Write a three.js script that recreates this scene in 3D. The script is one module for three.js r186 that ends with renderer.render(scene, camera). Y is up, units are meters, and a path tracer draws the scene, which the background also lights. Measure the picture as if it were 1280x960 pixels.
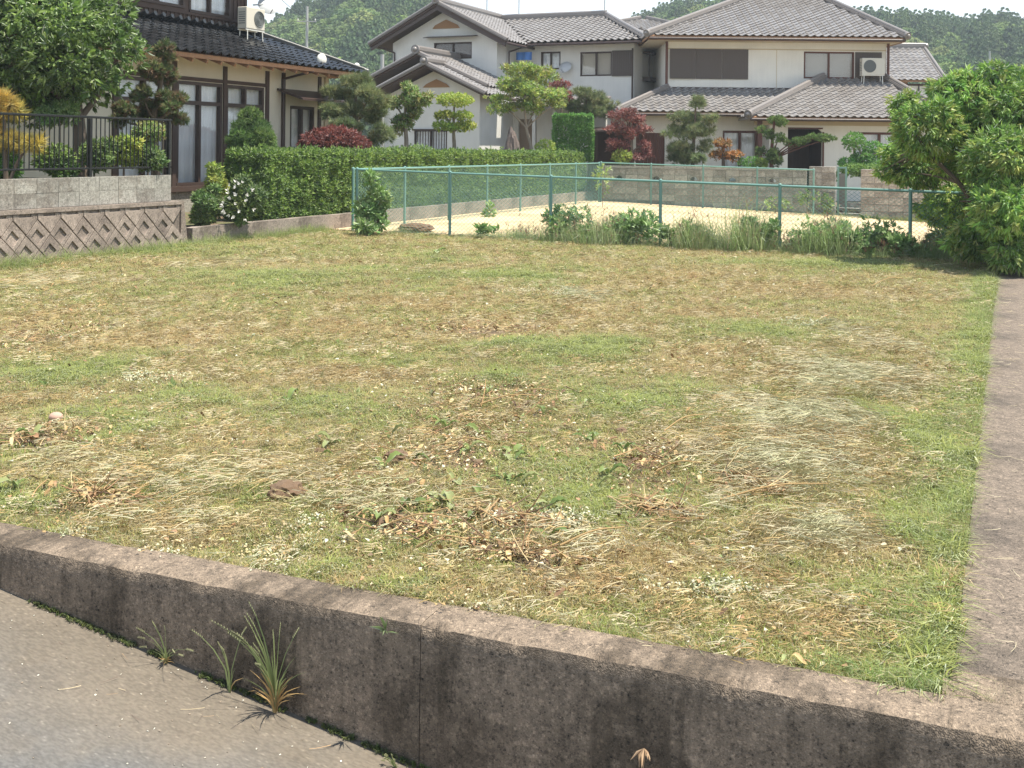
import * as THREE from 'three';
import { mergeGeometries } from 'three/addons/utils/BufferGeometryUtils.js';
import { RoundedBoxGeometry } from 'three/addons/geometries/RoundedBoxGeometry.js';

// ---------- camera: level lens shifted down, turned 24 degrees left of the plot's long side, tiny roll ----------
const V3 = (x, y, z) => new THREE.Vector3(x, y, z);
const EYE = 1.65, FOC = 1400, YAW = THREE.MathUtils.degToRad(24), ROLL = 0.01, HORIZON = 185;
const scene = new THREE.Scene();
const camera = new THREE.PerspectiveCamera(2 * Math.atan(480 / FOC) * 180 / Math.PI, 4 / 3, 0.1, 3000);
camera.position.set(0, EYE, 0);
camera.rotation.order = 'YXZ';
camera.rotation.set(0, YAW, ROLL);
camera.setViewOffset(1280, 960, 0, 480 - HORIZON, 1280, 960);
scene.add(camera);

// ---------- sky: hazy, pale towards the horizon ----------
const clamp01 = (x) => Math.min(1, Math.max(0, x));
{
  const W = 512, Hh = 256, a = new Float32Array(W * Hh * 4);
  for (let j = 0; j < Hh; j++) {
    const el = ((j + 0.5) / Hh - 0.5) * Math.PI, t = Math.pow(clamp01((Math.sin(el) - 0.08) / 0.92), 0.5);
    for (let i = 0; i < W; i++) {
      const k = (j * W + i) * 4, lo = [0.86, 0.94, 0.97], hi = [0.17, 0.27, 0.45];
      for (let c = 0; c < 3; c++) a[k + c] = el < 0 ? 0.35 : lo[c] + (hi[c] - lo[c]) * t;
      a[k + 3] = 1;
    }
  }
  const t = new THREE.DataTexture(a, W, Hh, THREE.RGBAFormat, THREE.FloatType);
  t.mapping = THREE.EquirectangularReflectionMapping; t.magFilter = THREE.LinearFilter; t.minFilter = THREE.LinearFilter; t.needsUpdate = true;
  scene.background = t; scene.environment = t;
}
// ---------- sun: high, from the plot's right-hand side ----------
const sun = new THREE.DirectionalLight(new THREE.Color().setRGB(1, 0.94, 0.8), 5);
sun.target.position.set(-8, 0, -22); sun.position.set(-8 + 34, 93, -22 - 7);
sun.castShadow = true; sun.shadow.mapSize.set(4096, 4096);
Object.assign(sun.shadow.camera, { left: -60, right: 60, top: 60, bottom: -60, near: 1, far: 260 });
scene.add(sun, sun.target);
const renderer = new THREE.WebGLRenderer({ antialias: true });
renderer.setSize(1024, 768);
renderer.toneMapping = THREE.LinearToneMapping;
renderer.toneMappingExposure = 1.68;
renderer.shadowMap.enabled = true;

// ---------- helpers ----------
let seed = 12345;
const rnd = () => { seed = (seed + 0x6D2B79F5) | 0; let t = Math.imul(seed ^ (seed >>> 15), 1 | seed); t = (t + Math.imul(t ^ (t >>> 7), 61 | t)) ^ t; return ((t ^ (t >>> 14)) >>> 0) / 4294967296; };
const rr = (a, b) => a + (b - a) * rnd();
const gauss = () => (rnd() + rnd() + rnd() + rnd() - 2) * 0.87;
const clamp = (x, a = 0, b = 1) => Math.min(b, Math.max(a, x));
const smooth = (a, b, x) => { const t = clamp((x - a) / (b - a)); return t * t * (3 - 2 * t); };
const lerp = (a, b, t) => a + (b - a) * t;
const hash = (x, y, s = 0) => { let h = Math.imul(x | 0, 374761393) ^ Math.imul(y | 0, 668265263) ^ Math.imul(s | 0, 1442695041); h = Math.imul(h ^ (h >>> 13), 1274126177); return ((h ^ (h >>> 16)) >>> 0) / 4294967296; };
function vn(x, y, s = 0, per = 0) {           // value noise; tiles when per > 0
  let xi = Math.floor(x), yi = Math.floor(y); const fx = x - xi, fy = y - yi, w = per ? (n) => ((n % per) + per) % per : (n) => n;
  const u = fx * fx * (3 - 2 * fx), v = fy * fy * (3 - 2 * fy), x1 = w(xi + 1), y1 = w(yi + 1); xi = w(xi); yi = w(yi);
  return lerp(lerp(hash(xi, yi, s), hash(x1, yi, s), u), lerp(hash(xi, y1, s), hash(x1, y1, s), u), v);
}
function fbm(x, y, s = 0, oct = 4, per = 0) { let a = 0, w = 0.5, t = 0; for (let o = 0; o < oct; o++) { a += w * vn(x, y, s + o, per); t += w; x *= 2; y *= 2; per *= 2; w *= 0.5; } return a / t; }
const vn3 = (p, f, s = 0) => (vn(p.x * f, p.y * f + p.z * 17.3, s) + vn(p.y * f, p.z * f + p.x * 11.1, s + 5) + vn(p.z * f, p.x * f + p.y * 7.7, s + 9)) / 3;

// photo pixel -> ray and places on it
const CY = Math.cos(YAW), SY = Math.sin(YAW);
const rayOf = (u, v) => { const du = u - 640, dv = v - HORIZON; return [(du + dv * ROLL) / FOC, -(dv - du * ROLL) / FOC]; };
const atZ = (u, v, Z) => { const [a, b] = rayOf(u, v); return V3(Z * (CY * a - SY), EYE + b * Z, -Z * (SY * a + CY)); };
const onY = (u, v, y = 0) => atZ(u, v, (y - EYE) / rayOf(u, v)[1]);
const onX = (u, v, x) => atZ(u, v, x / (CY * rayOf(u, v)[0] - SY));
const onD = (u, v, d) => atZ(u, v, d / (SY * rayOf(u, v)[0] + CY));
const zOf = (x, d) => -SY * x + CY * d;       // camera depth of a place on the plan

const names = {};
function numbered(n) { const k = names[n] = (names[n] ?? -1) + 1; return k ? `${n}_${String(k).padStart(3, '0')}` : n; }
function tag(o, label, category, group) { o.userData.label = label; o.userData.category = category; if (group) o.userData.group = group; return o; }
function thing(name, label, category, pos = [0, 0, 0], turn = 0, group) {
  const o = new THREE.Group(); o.name = numbered(name); o.position.set(...(pos.isVector3 ? [pos.x, pos.y, pos.z] : pos)); o.rotation.y = turn; scene.add(o); return tag(o, label, category, group);
}
function shade(o) { o.castShadow = true; o.receiveShadow = true; return o; }
function obj(name, geo, mat, parent = scene) {
  const g = Array.isArray(geo) ? merge(geo) : geo, m = shade(new THREE.Mesh(g, mat)); m.name = parent === scene ? numbered(name) : name; parent.add(m); return m;
}
function structure(name, geo, mat) { const o = obj(name, geo, mat); o.userData.kind = 'structure'; return o; }
function merge(list) { return mergeGeometries(list.map(g => { const h = g.index ? g.toNonIndexed() : g; for (const k of Object.keys(h.attributes)) if (!['position', 'normal', 'uv'].includes(k)) h.deleteAttribute(k); if (!h.attributes.uv) h.setAttribute('uv', new THREE.BufferAttribute(new Float32Array(h.attributes.position.count * 2), 2)); return h; })); }
const box = (w, h, d, x = 0, y = 0, z = 0) => new THREE.BoxGeometry(w, h, d).translate(x, y, z);
const box2 = (x0, x1, y0, y1, z0, z1) => box(x1 - x0, y1 - y0, z1 - z0, (x0 + x1) / 2, (y0 + y1) / 2, (z0 + z1) / 2);
function uvBox(g, s = 1, ox = 0, oy = 0) {     // uv in metres by the way a face points
  const h = g.index ? g.toNonIndexed() : g, p = h.attributes.position, n = h.attributes.normal, uv = new Float32Array(p.count * 2);
  for (let i = 0; i < p.count; i += 3) {
    let ax = 0, ay = 0, az = 0; for (let k = 0; k < 3; k++) { ax += Math.abs(n.getX(i + k)); ay += Math.abs(n.getY(i + k)); az += Math.abs(n.getZ(i + k)); }
    for (let k = i; k < i + 3; k++) { const X = p.getX(k), Y = p.getY(k), Z = p.getZ(k); const [a, b] = ay > ax && ay > az ? [X, Z] : ax > az ? [Z, Y] : [X, Y]; uv[k * 2] = a * s + ox; uv[k * 2 + 1] = b * s + oy; }
  }
  h.setAttribute('uv', new THREE.BufferAttribute(uv, 2)); return h;
}
function bar(a, b, r, sides = 6, r2 = r) {     // round bar between two points
  const d = b.clone().sub(a), g = new THREE.CylinderGeometry(r2, r, d.length(), sides, 1);
  g.translate(0, d.length() / 2, 0); g.applyQuaternion(new THREE.Quaternion().setFromUnitVectors(V3(0, 1, 0), d.normalize())); return g.translate(a.x, a.y, a.z);
}
function limb(pts, r0, r1, sides = 7, segs = 0) {   // tapered, bent limb
  const c = new THREE.CatmullRomCurve3(pts.map(p => p.isVector3 ? p : V3(...p))), n = segs || pts.length * 3, pos = [], idx = [], uv = [];
  for (let i = 0; i <= n; i++) {
    const t = i / n, p = c.getPoint(t), tan = c.getTangent(t), r = lerp(r0, r1, t) * (1 + 0.12 * (hash(i, n, 3) - 0.5));
    const side = V3(1, 0, 0.3).cross(tan).normalize(), up = tan.clone().cross(side).normalize();
    for (let k = 0; k <= sides; k++) { const a = k / sides * 6.2832; const q = p.clone().addScaledVector(side, Math.cos(a) * r).addScaledVector(up, Math.sin(a) * r); pos.push(q.x, q.y, q.z); uv.push(k / sides * 0.4, t * 2); }
  }
  for (let i = 0; i < n; i++) for (let k = 0; k < sides; k++) { const a = i * (sides + 1) + k, b = a + sides + 1; idx.push(a, a + 1, b, b, a + 1, b + 1); }
  const g = new THREE.BufferGeometry(); g.setAttribute('position', new THREE.Float32BufferAttribute(pos, 3)); g.setAttribute('uv', new THREE.Float32BufferAttribute(uv, 2)); g.setIndex(idx); g.computeVertexNormals(); return g;
}
function wallShape(pts, holes, t) {            // outer face at z = 0, thickness t behind it
  const s = new THREE.Shape(pts.map(p => new THREE.Vector2(...p)));
  for (const [x0, x1, y0, y1] of holes) s.holes.push(new THREE.Path([[x0, y0], [x0, y1], [x1, y1], [x1, y0]].map(p => new THREE.Vector2(...p))));
  return uvBox(new THREE.ExtrudeGeometry(s, { depth: t, bevelEnabled: false }).translate(0, 0, -t));
}
function polySlab(pts, t) {                    // flat polygon with thickness t downwards
  const n = pts.length, pos = [], add = (a, b, c) => pos.push(a.x, a.y, a.z, b.x, b.y, b.z, c.x, c.y, c.z), lo = pts.map(p => p.clone().add(V3(0, -t, 0)));
  for (let i = 1; i < n - 1; i++) { add(pts[0], pts[i], pts[i + 1]); add(lo[0], lo[i + 1], lo[i]); }
  for (let i = 0; i < n; i++) { const j = (i + 1) % n; add(pts[i], lo[i], pts[j]); add(pts[j], lo[i], lo[j]); }
  const g = new THREE.BufferGeometry(); g.setAttribute('position', new THREE.Float32BufferAttribute(pos, 3)); g.computeVertexNormals(); return uvBox(g);
}

// ---------- textures ----------
const enc = (x) => Math.round(255 * Math.pow(clamp(x), 1 / 2.2));
function colorTex(n, fn, m = n) {
  const a = new Uint8Array(n * m * 4);
  for (let j = 0; j < m; j++) for (let i = 0; i < n; i++) { const c = fn(i / n, j / m, i, j), k = (j * n + i) * 4; a[k] = enc(c[0]); a[k + 1] = enc(c[1]); a[k + 2] = enc(c[2]); a[k + 3] = 255; }
  const t = new THREE.DataTexture(a, n, m); t.colorSpace = THREE.SRGBColorSpace; t.wrapS = t.wrapT = THREE.RepeatWrapping; t.magFilter = THREE.LinearFilter; t.minFilter = THREE.LinearMipmapLinearFilter; t.generateMipmaps = true; t.needsUpdate = true; return t;
}
function grayTex(n, fn) {
  const a = new Uint8Array(n * n * 4);
  for (let j = 0; j < n; j++) for (let i = 0; i < n; i++) { const c = Math.round(255 * clamp(fn(i / n, j / n, i, j))), k = (j * n + i) * 4; a[k] = a[k + 1] = a[k + 2] = c; a[k + 3] = 255; }
  const t = new THREE.DataTexture(a, n, n); t.wrapS = t.wrapT = THREE.RepeatWrapping; t.magFilter = THREE.LinearFilter; t.needsUpdate = true; return t;
}
const rep = (t, x, y = x) => { const c = t.clone(); c.repeat.set(x, y); c.needsUpdate = true; return c; };
const mix3 = (a, b, t) => [lerp(a[0], b[0], t), lerp(a[1], b[1], t), lerp(a[2], b[2], t)];
const mul3 = (a, k) => [a[0] * k, a[1] * k, a[2] * k];
const lin = (r, g, b) => new THREE.Color().setRGB(r, g, b);
const std = (o) => new THREE.MeshStandardMaterial({ roughness: 0.85, ...o });
const leafMat = (o = {}) => new THREE.MeshPhysicalMaterial({ color: 0xffffff, roughness: 1, transmission: 0.35, thickness: 0, side: THREE.DoubleSide, ...o });

// concrete: aggregate speckle with coarse weather patches, uv in metres (texture covers 1.5 m)
const speck = (i, j, s) => { const h = hash(i >> 2, (j + ((i >> 2) & 1)) >> 2, s), q = hash(i >> 1, j >> 1, s + 2), b = hash((i + (j & 3)) >> 3, (j + ((i >> 3) & 3)) >> 3, s + 3); return (b > 0.93 ? 0.55 : b < 0.08 ? -0.4 : 0) + (h > 0.9 ? 0.45 : h < 0.12 ? -0.4 : 0) + (q > 0.92 ? 0.4 : q < 0.1 ? -0.35 : 0) + (hash(i, j, s + 1) - 0.5) * 0.4; };
function concreteTex(base, stain, amount, s, streak = 0) {
  return colorTex(1024, (u, v, i, j) => {
    let k = smooth(0.42, 0.7, fbm(u * 4, v * 4, s, 6, 4)) * amount;
    if (streak) k = clamp(k + streak * smooth(0.45, 0.7, fbm(u * 60, v * 3, s + 40, 4, 0) * 0.5 + 0.5 * fbm(u * 9, v * 5, s + 50, 5, 0)) - 0.35 * smooth(0.6, 0.72, fbm(u * 30, v * 20, s + 60, 4, 0)));
    const c = mix3(base, stain, k); return mul3(c, 0.62 + 0.75 * fbm(u * 48, v * 48, s + 20, 4, 48) + 0.8 * speck(i, j, s));
  });
}
const concreteBump = grayTex(512, (u, v, i, j) => 0.5 * fbm(u * 50, v * 50, 91, 4, 50) + 0.5 * hash(i >> 1, j >> 1, 77));
const M = {};
M.wall = std({ map: rep(concreteTex([0.235, 0.178, 0.13], [0.09, 0.066, 0.045], 0.85, 31, 0.5), 0.7), bumpMap: rep(concreteBump, 1.4), bumpScale: 0.007, roughness: 0.95 });
M.slab = std({ map: rep(concreteTex([0.19, 0.148, 0.115], [0.105, 0.083, 0.066], 0.85, 51), 0.7), bumpMap: rep(concreteBump, 1.4), bumpScale: 0.006, roughness: 0.95 });
M.kerb = std({ map: rep(concreteTex([0.3, 0.25, 0.215], [0.16, 0.13, 0.11], 0.8, 61, 0.4), 0.7), roughness: 0.95 });
const blockTex = rep(concreteTex([0.39, 0.37, 0.34], [0.22, 0.19, 0.165], 0.65, 71, 0.2), 0.7);
M.block = [1, 0.93, 1.08, 0.86].map(k => std({ map: blockTex, color: lin(k * 0.92, k * 0.92, k * 0.9), roughness: 0.95 }));
M.blockBack = [1, 0.85, 1.12].map(k => std({ map: blockTex, color: lin(k * 0.95, k * 0.95, k * 0.94), roughness: 0.95 }));
const hbTex = rep(concreteTex([0.29, 0.235, 0.2], [0.17, 0.135, 0.115], 0.8, 81), 0.7);
M.hb = [1, 0.88, 1.1].map(k => std({ map: hbTex, color: lin(k, k, k), roughness: 0.95 }));
M.hbLight = std({ map: hbTex, color: lin(1.9, 1.85, 1.8), roughness: 0.95 });
const plasterBump = grayTex(256, (u, v) => fbm(u * 40, v * 40, 5, 4, 40));
const plasterTex = (c, s) => colorTex(512, (u, v) => mul3(c, 0.86 + 0.16 * fbm(u * 6, v * 6, s, 5, 6) + 0.06 * fbm(u * 90, v * 6, s + 3, 3)));
M.plasterA = std({ map: rep(plasterTex([0.74, 0.68, 0.56], 3), 0.3), bumpMap: rep(plasterBump, 2), bumpScale: 0.002 });
M.plasterB = std({ map: rep(plasterTex([0.78, 0.765, 0.735], 4), 0.3), bumpMap: rep(plasterBump, 2), bumpScale: 0.002 });
M.plasterC = std({ map: rep(plasterTex([0.86, 0.83, 0.77], 6), 0.3), bumpMap: rep(plasterBump, 2), bumpScale: 0.002 });
M.frieze = std({ color: lin(0.6, 0.5, 0.36) });
const woodTex = (c, s) => colorTex(256, (u, v) => mul3(c, 0.75 + 0.5 * fbm(u * 40, v * 3, s, 4)));
M.wood = std({ map: woodTex([0.07, 0.04, 0.03], 7), roughness: 0.7 });
M.woodFrame = std({ map: woodTex([0.06, 0.036, 0.028], 8), roughness: 0.55 });
M.soffit = std({ map: woodTex([0.36, 0.19, 0.1], 9), roughness: 0.8 });
M.redwood = std({ map: woodTex([0.13, 0.05, 0.035], 10), roughness: 0.7 });
M.shutter = std({ color: lin(0.1, 0.078, 0.068), roughness: 0.5, metalness: 0.2 });
M.tan = std({ color: lin(0.36, 0.2, 0.1), roughness: 0.8 });
M.gutter = std({ color: lin(0.07, 0.045, 0.04), roughness: 0.45 });
M.darkMetal = std({ color: lin(0.006, 0.007, 0.008), roughness: 0.55 });
M.green = std({ color: lin(0.15, 0.29, 0.26), roughness: 0.5 });
M.greenWire = std({ color: lin(0.16, 0.31, 0.275), roughness: 0.5 });
M.greyMetal = std({ color: lin(0.32, 0.33, 0.34), roughness: 0.5, metalness: 0.4 });
M.poleGrey = std({ color: lin(0.4, 0.4, 0.4), roughness: 0.85 });
M.whitePaint = std({ color: lin(0.78, 0.76, 0.7), roughness: 0.45 });
M.creamPaint = std({ color: lin(0.62, 0.58, 0.5), roughness: 0.5 });
M.grille = std({ color: lin(0.13, 0.14, 0.14), roughness: 0.6 });
M.black = std({ color: lin(0.01, 0.01, 0.01), roughness: 0.9 });
M.glass = new THREE.MeshPhysicalMaterial({ color: 0xffffff, transmission: 1, thickness: 0, roughness: 0.03, ior: 1.5 });
const curtainTex = colorTex(256, (u, v) => mul3([0.78, 0.8, 0.82], 0.72 + 0.35 * fbm(u * 24, v * 0.7, 14, 3) - 0.03 * Math.sin(v * 6.28 * 4)));
M.curtain = std({ map: curtainTex, roughness: 0.95, side: THREE.DoubleSide });
M.frosted = std({ color: lin(0.62, 0.62, 0.62), roughness: 0.35 });
M.blue = std({ color: lin(0.08, 0.2, 0.5), roughness: 0.9 });
M.bark = std({ map: colorTex(256, (u, v) => mul3([0.13, 0.095, 0.07], 0.55 + 0.9 * fbm(u * 30, v * 8, 15, 4))), roughness: 0.95 });
M.barkGrey = std({ map: colorTex(256, (u, v) => mul3([0.24, 0.2, 0.16], 0.6 + 0.8 * fbm(u * 20, v * 10, 16, 4))), roughness: 0.95 });
M.stone = std({ map: colorTex(512, (u, v) => mul3(mix3([0.2, 0.15, 0.13], [0.09, 0.075, 0.07], fbm(u * 6, v * 6, 17, 5, 6)), 0.7 + 0.6 * fbm(u * 40, v * 40, 18, 3, 40))), roughness: 0.95 });
const tileTone = (c, s) => std({ color: lin(...c), roughness: s, metalness: 0.05 });
M.tileBlack = [0.8, 1, 1.3].map(k => tileTone(mul3([0.024, 0.025, 0.028], k), 0.14));
M.tileRose = [0.88, 0.96, 1.02, 1.1].map((k, i) => tileTone([0.255 * k, 0.233 * k * (1 + 0.01 * i), 0.223 * k * (1 + 0.02 * i)], 0.3));
M.ridgeBlack = tileTone([0.03, 0.032, 0.036], 0.1); M.ridgeDull = tileTone([0.03, 0.032, 0.036], 0.4); M.board = std({ color: lin(0.27, 0.2, 0.15), roughness: 0.8 });
M.ridgeRose = tileTone([0.24, 0.215, 0.205], 0.33);

// ---------- setting ----------
const LOT = { x0: -12.4, x1: -0.155, d0: 3.42, d1: 18.8 };
const faceD = (x) => 3.41 + 0.027 * (x + 2);   // the front wall's outer face, slightly skew to the plot
const roadY = (x) => clamp(-0.2 - 0.16 * (x + 3.67), -0.9, 0.6);
const playY = (x, d) => -0.03 * clamp(x + 11.5, 0, 12) * smooth(18.5, 27, d) - 0.02;
function sheet(x0, x1, d0, d1, nx, nd, yf, uvs = 1) {
  const g = new THREE.PlaneGeometry(x1 - x0, d1 - d0, nx, nd).rotateX(-Math.PI / 2).translate((x0 + x1) / 2, 0, -(d0 + d1) / 2), p = g.attributes.position, uv = g.attributes.uv;
  for (let i = 0; i < p.count; i++) { p.setY(i, yf(p.getX(i), -p.getZ(i))); if (uvs) uv.setXY(i, p.getX(i) * uvs, -p.getZ(i) * uvs); }
  g.computeVertexNormals(); return g;
}
// what lies where on the plot: patches read off the photograph, as ellipses on the ground
const PATCH = { pale: [], white: [], debris: [], green: [], tan: [] };
for (const [k, list] of Object.entries({
  pale: [[1045, 470, 70, 26], [1010, 530, 85, 30], [965, 590, 95, 24], [1010, 655, 60, 18], [710, 668, 60, 16, 0.8], [330, 590, 110, 22, 0.5], [150, 590, 90, 18, 0.35], [870, 630, 70, 20, 0.5], [1070, 420, 60, 14, 0.6], [480, 640, 90, 18, 0.4], [220, 640, 90, 14, 0.4], [720, 370, 60, 6, 0.4], [60, 350, 60, 10, 0.4], [280, 330, 90, 9, 0.4]],
  white: [[460, 652, 45, 14], [380, 668, 60, 9], [655, 745, 60, 12], [300, 682, 55, 10], [70, 662, 50, 7], [840, 742, 35, 12], [640, 655, 50, 13], [560, 690, 40, 10], [350, 712, 60, 7], [690, 368, 50, 4], [1040, 410, 50, 6], [180, 480, 50, 9], [440, 690, 60, 9]],
  debris: [[545, 560, 75, 34], [615, 500, 70, 22], [810, 570, 60, 16], [640, 650, 60, 10], [520, 660, 90, 12], [50, 545, 45, 16], [600, 410, 90, 8], [120, 620, 60, 10], [940, 600, 50, 14], [640, 690, 80, 10], [50, 420, 50, 16], [830, 640, 40, 10]],
  green: [[730, 590, 130, 34], [570, 600, 50, 20], [430, 510, 90, 18], [660, 470, 70, 12], [80, 470, 90, 14], [130, 520, 70, 14], [1200, 560, 40, 60], [1180, 690, 35, 60], [1160, 800, 30, 35], [1110, 850, 45, 12], [1225, 450, 35, 30], [570, 735, 45, 12], [850, 735, 60, 14], [800, 490, 90, 18], [940, 410, 70, 10], [540, 318, 45, 6], [640, 345, 60, 6], [250, 500, 80, 12], [20, 610, 40, 10], [420, 700, 50, 8], [250, 310, 90, 6], [1050, 330, 100, 6], [480, 700, 40, 8], [370, 345, 130, 10], [700, 430, 120, 10]],
  tan: [[1000, 770, 140, 40], [850, 690, 130, 22], [650, 400, 130, 14], [430, 405, 120, 14], [180, 420, 110, 16], [60, 400, 70, 14], [1000, 360, 130, 10], [900, 450, 80, 12], [420, 465, 100, 14], [130, 500, 100, 10], [560, 380, 120, 8], [900, 390, 90, 7], [740, 700, 90, 12], [1100, 690, 50, 40], [250, 640, 60, 10], [1060, 560, 50, 30], [840, 345, 100, 6]],
})) for (const [u, v, ru, rv, wt = 1] of list) { const p = onY(u, v), q = onY(u + ru, v), a = onY(u, v - rv), b = onY(u, v + rv); PATCH[k].push([p.x, -p.z, p.distanceTo(q), a.distanceTo(b) / 2, wt]); }
function patch(kind, x, d) {                  // 0..1, ragged rim
  let m = 0; const ks = kind.charCodeAt(0), wx = fbm(x * 1.3, d * 1.3, ks, 3) - 0.5, wz = fbm(x * 1.3 + 60, d * 1.3, ks + 7, 3) - 0.5, X = x * CY + d * SY + 0.9 * wx, Z = zOf(x, d) + 1.1 * wz, wob = 0.35 + 1.3 * fbm(x * 3.2 + 31, d * 3.2, ks * 7, 3);
  for (const [px, pd, ra, rb, wt] of PATCH[kind]) { const dX = X - (px * CY + pd * SY), dZ = Z - zOf(px, pd), q = (dX / ra) ** 2 + (dZ / rb) ** 2; if (q < 6) m = Math.max(m, wt * Math.exp(-q / wob)); }
  return m;
}
const lotY = (x, d) => -0.026 + 0.05 * (fbm(x * 0.9, d * 0.9, 200, 3) - 0.5) + 0.035 * (fbm(x * 5, d * 5, 210, 2) - 0.5) + 0.012 * patch('pale', x, d);
{
  const w = LOT.x1 - LOT.x0, l = LOT.d1 - LOT.d0 + 0.4;
  const map = colorTex(1024, (u, v, i, j) => {
    const x = LOT.x0 + u * w, d = LOT.d0 + v * l, n = fbm(x * 3, d * 3, 220, 4);
    let c = mix3([0.25, 0.21, 0.1], [0.2, 0.19, 0.07], smooth(0.35, 0.65, n));
    c = mix3(c, [0.13, 0.16, 0.05], 0.7 * patch('green', x, d)); c = mix3(c, [0.31, 0.23, 0.11], 0.7 * patch('tan', x, d));
    c = mix3(c, [0.14, 0.095, 0.06], 0.95 * patch('debris', x, d)); c = mix3(c, [0.3, 0.28, 0.18], 0.5 * patch('pale', x, d));
    return mul3(c, 0.6 + 0.8 * hash(i, j, 230));
  }, 1024);
  const g = sheet(LOT.x0 - 0.02, LOT.x1 + 0.03, LOT.d0 - 0.03, LOT.d1 + 0.4, 120, 150, lotY, 0), p = g.attributes.position, uv = g.attributes.uv;
  for (let i = 0; i < p.count; i++) { p.setZ(i, Math.min(p.getZ(i), -faceD(p.getX(i)) - 0.1)); uv.setXY(i, (p.getX(i) - LOT.x0) / w, (-p.getZ(i) - LOT.d0) / l); }
  structure('plot_soil', g, std({ map, roughness: 1 }));
}
{
  const map = colorTex(1024, (u, v, i, j) => {          // one sheet, 12 m x 6 m: grey asphalt, tan grit washed up along the wall
    const off = (1 - v) * 6.15 - 0.17, grit = smooth(0.85, 0.15, off + 0.9 * (fbm(u * 14, v * 7, 301, 5) - 0.5));   // metres away from the wall
    const h = hash(i, j, 303), sp = h > 0.985 ? 0.6 : (h - 0.5) * 0.4;
    return mul3(mix3([0.135, 0.136, 0.138], [0.17, 0.14, 0.108], clamp(grit + 0.25 * smooth(0.55, 0.75, fbm(u * 40, v * 20, 302, 4)))), 0.9 + sp + 0.3 * (fbm(u * 60, v * 30, 304, 3) - 0.5));
  }, 1024);
  const g = sheet(-9, 3, -2.55, 3.6, 60, 4, (x) => roadY(x), 0), uv = g.attributes.uv, p = g.attributes.position;
  for (let i = 0; i < p.count; i++) uv.setXY(i, (p.getX(i) + 9) / 12, (-p.getZ(i) + 2.55) / 6.15);
  structure('road', g, std({ map, roughness: 0.95, bumpMap: rep(concreteBump, 8, 4), bumpScale: 0.004 }));
}
structure('ground', sheet(-700, 700, -120, 1100, 60, 80, (x, d) => -1.6 + 0.85 * smooth(6, 30, d), 0.1), std({ map: colorTex(256, (u, v) => mul3([0.1, 0.12, 0.05], 0.7 + 0.6 * fbm(u * 12, v * 12, 350, 4, 12))), roughness: 1 }));
const sandTex = rep(colorTex(512, (u, v, i, j) => mul3(mix3([0.7, 0.53, 0.33], [0.5, 0.37, 0.22], smooth(0.35, 0.75, fbm(u * 6, v * 6, 360, 5, 6))), 0.88 + 0.24 * hash(i, j, 361))), 0.25);
structure('playground_sand', sheet(-12.45, 14, 18.95, 33.6, 40, 40, (x, d) => playY(x, d) + 0.02 * fbm(x, d, 365, 3), 1), std({ map: sandTex, roughness: 1 }));
const soilTex = rep(colorTex(512, (u, v, i, j) => mul3(mix3([0.17, 0.12, 0.08], [0.12, 0.12, 0.05], smooth(0.4, 0.6, fbm(u * 8, v * 8, 370, 5, 8))), 0.7 + 0.6 * hash(i, j, 371))), 0.4);
M.soil = std({ map: soilTex, roughness: 1 });
structure('garden_ground', sheet(-40, -12.62, 14.85, 34.4, 20, 20, () => 0.22, 1), M.soil);
structure('raised_garden_ground', sheet(-40, -12.62, 4, 14.45, 20, 20, () => 1.05, 1), M.soil);
structure('back_garden_ground', sheet(-60, 40, 34.45, 90, 20, 20, () => -0.1, 1), M.soil);

// ---------- front retaining wall and concrete strip ----------
function roughBox(x0, x1, y0, y1, d0, d1, step, amp, s) {
  const g = new THREE.BoxGeometry(x1 - x0, y1 - y0, d1 - d0, Math.ceil((x1 - x0) / step), Math.max(2, Math.ceil((y1 - y0) / step)), Math.max(2, Math.ceil((d1 - d0) / step))).translate((x0 + x1) / 2, (y0 + y1) / 2, -(d0 + d1) / 2), p = g.attributes.position;
  for (let i = 0; i < p.count; i++) {
    const x = p.getX(i), y = p.getY(i), z = p.getZ(i), top = smooth(y1 - 0.02, y1, y), front = smooth(-d0 - 0.02, -d0, z);
    const e = top * front, chip = e * (0.006 + 0.012 * smooth(0.5, 0.8, fbm(x * 9, 3, s + 5, 4)));
    p.setY(i, y - chip + top * amp * (fbm(x * 3, z * 3, s, 3) - 0.5)); p.setZ(i, z - chip + front * amp * (fbm(x * 3, y * 3, s + 9, 3) - 0.5));
  }
  g.computeVertexNormals(); return uvBox(g);
}
{
  const w = thing('retaining_wall', 'low stained concrete retaining wall between the road and the mown plot', 'retaining wall', [-2, 0, -3.41], 0.027);
  for (const [a, b] of [[-9, -5.2], [-5.197, -1.85], [-1.847, 3]]) obj('wall_segment', roughBox(a, b, -1.4, 0, 3.41, 3.605, 0.04, 0.012, 401).translate(2, 0, 3.41), M.wall, w);
  obj('wall_corner', roughBox(-0.17, 3, -0.6, -0.004, 3.606, 3.81, 0.05, 0.01, 404).translate(2, 0, 3.41), M.wall, w);
}
tag(obj('concrete_strip', roughBox(-0.15, 2.6, -0.5, -0.012, 3.845, 21, 0.12, 0.014, 410), M.slab), 'long grey brown concrete strip edging the mown plot', 'concrete path');
tag(obj('garden_kerb', roughBox(-12.6, -12.42, -0.5, 0.27, 14.86, 34.4, 0.2, 0.012, 420), M.kerb), 'low weathered concrete kerb under the long clipped hedge', 'kerb');

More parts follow.
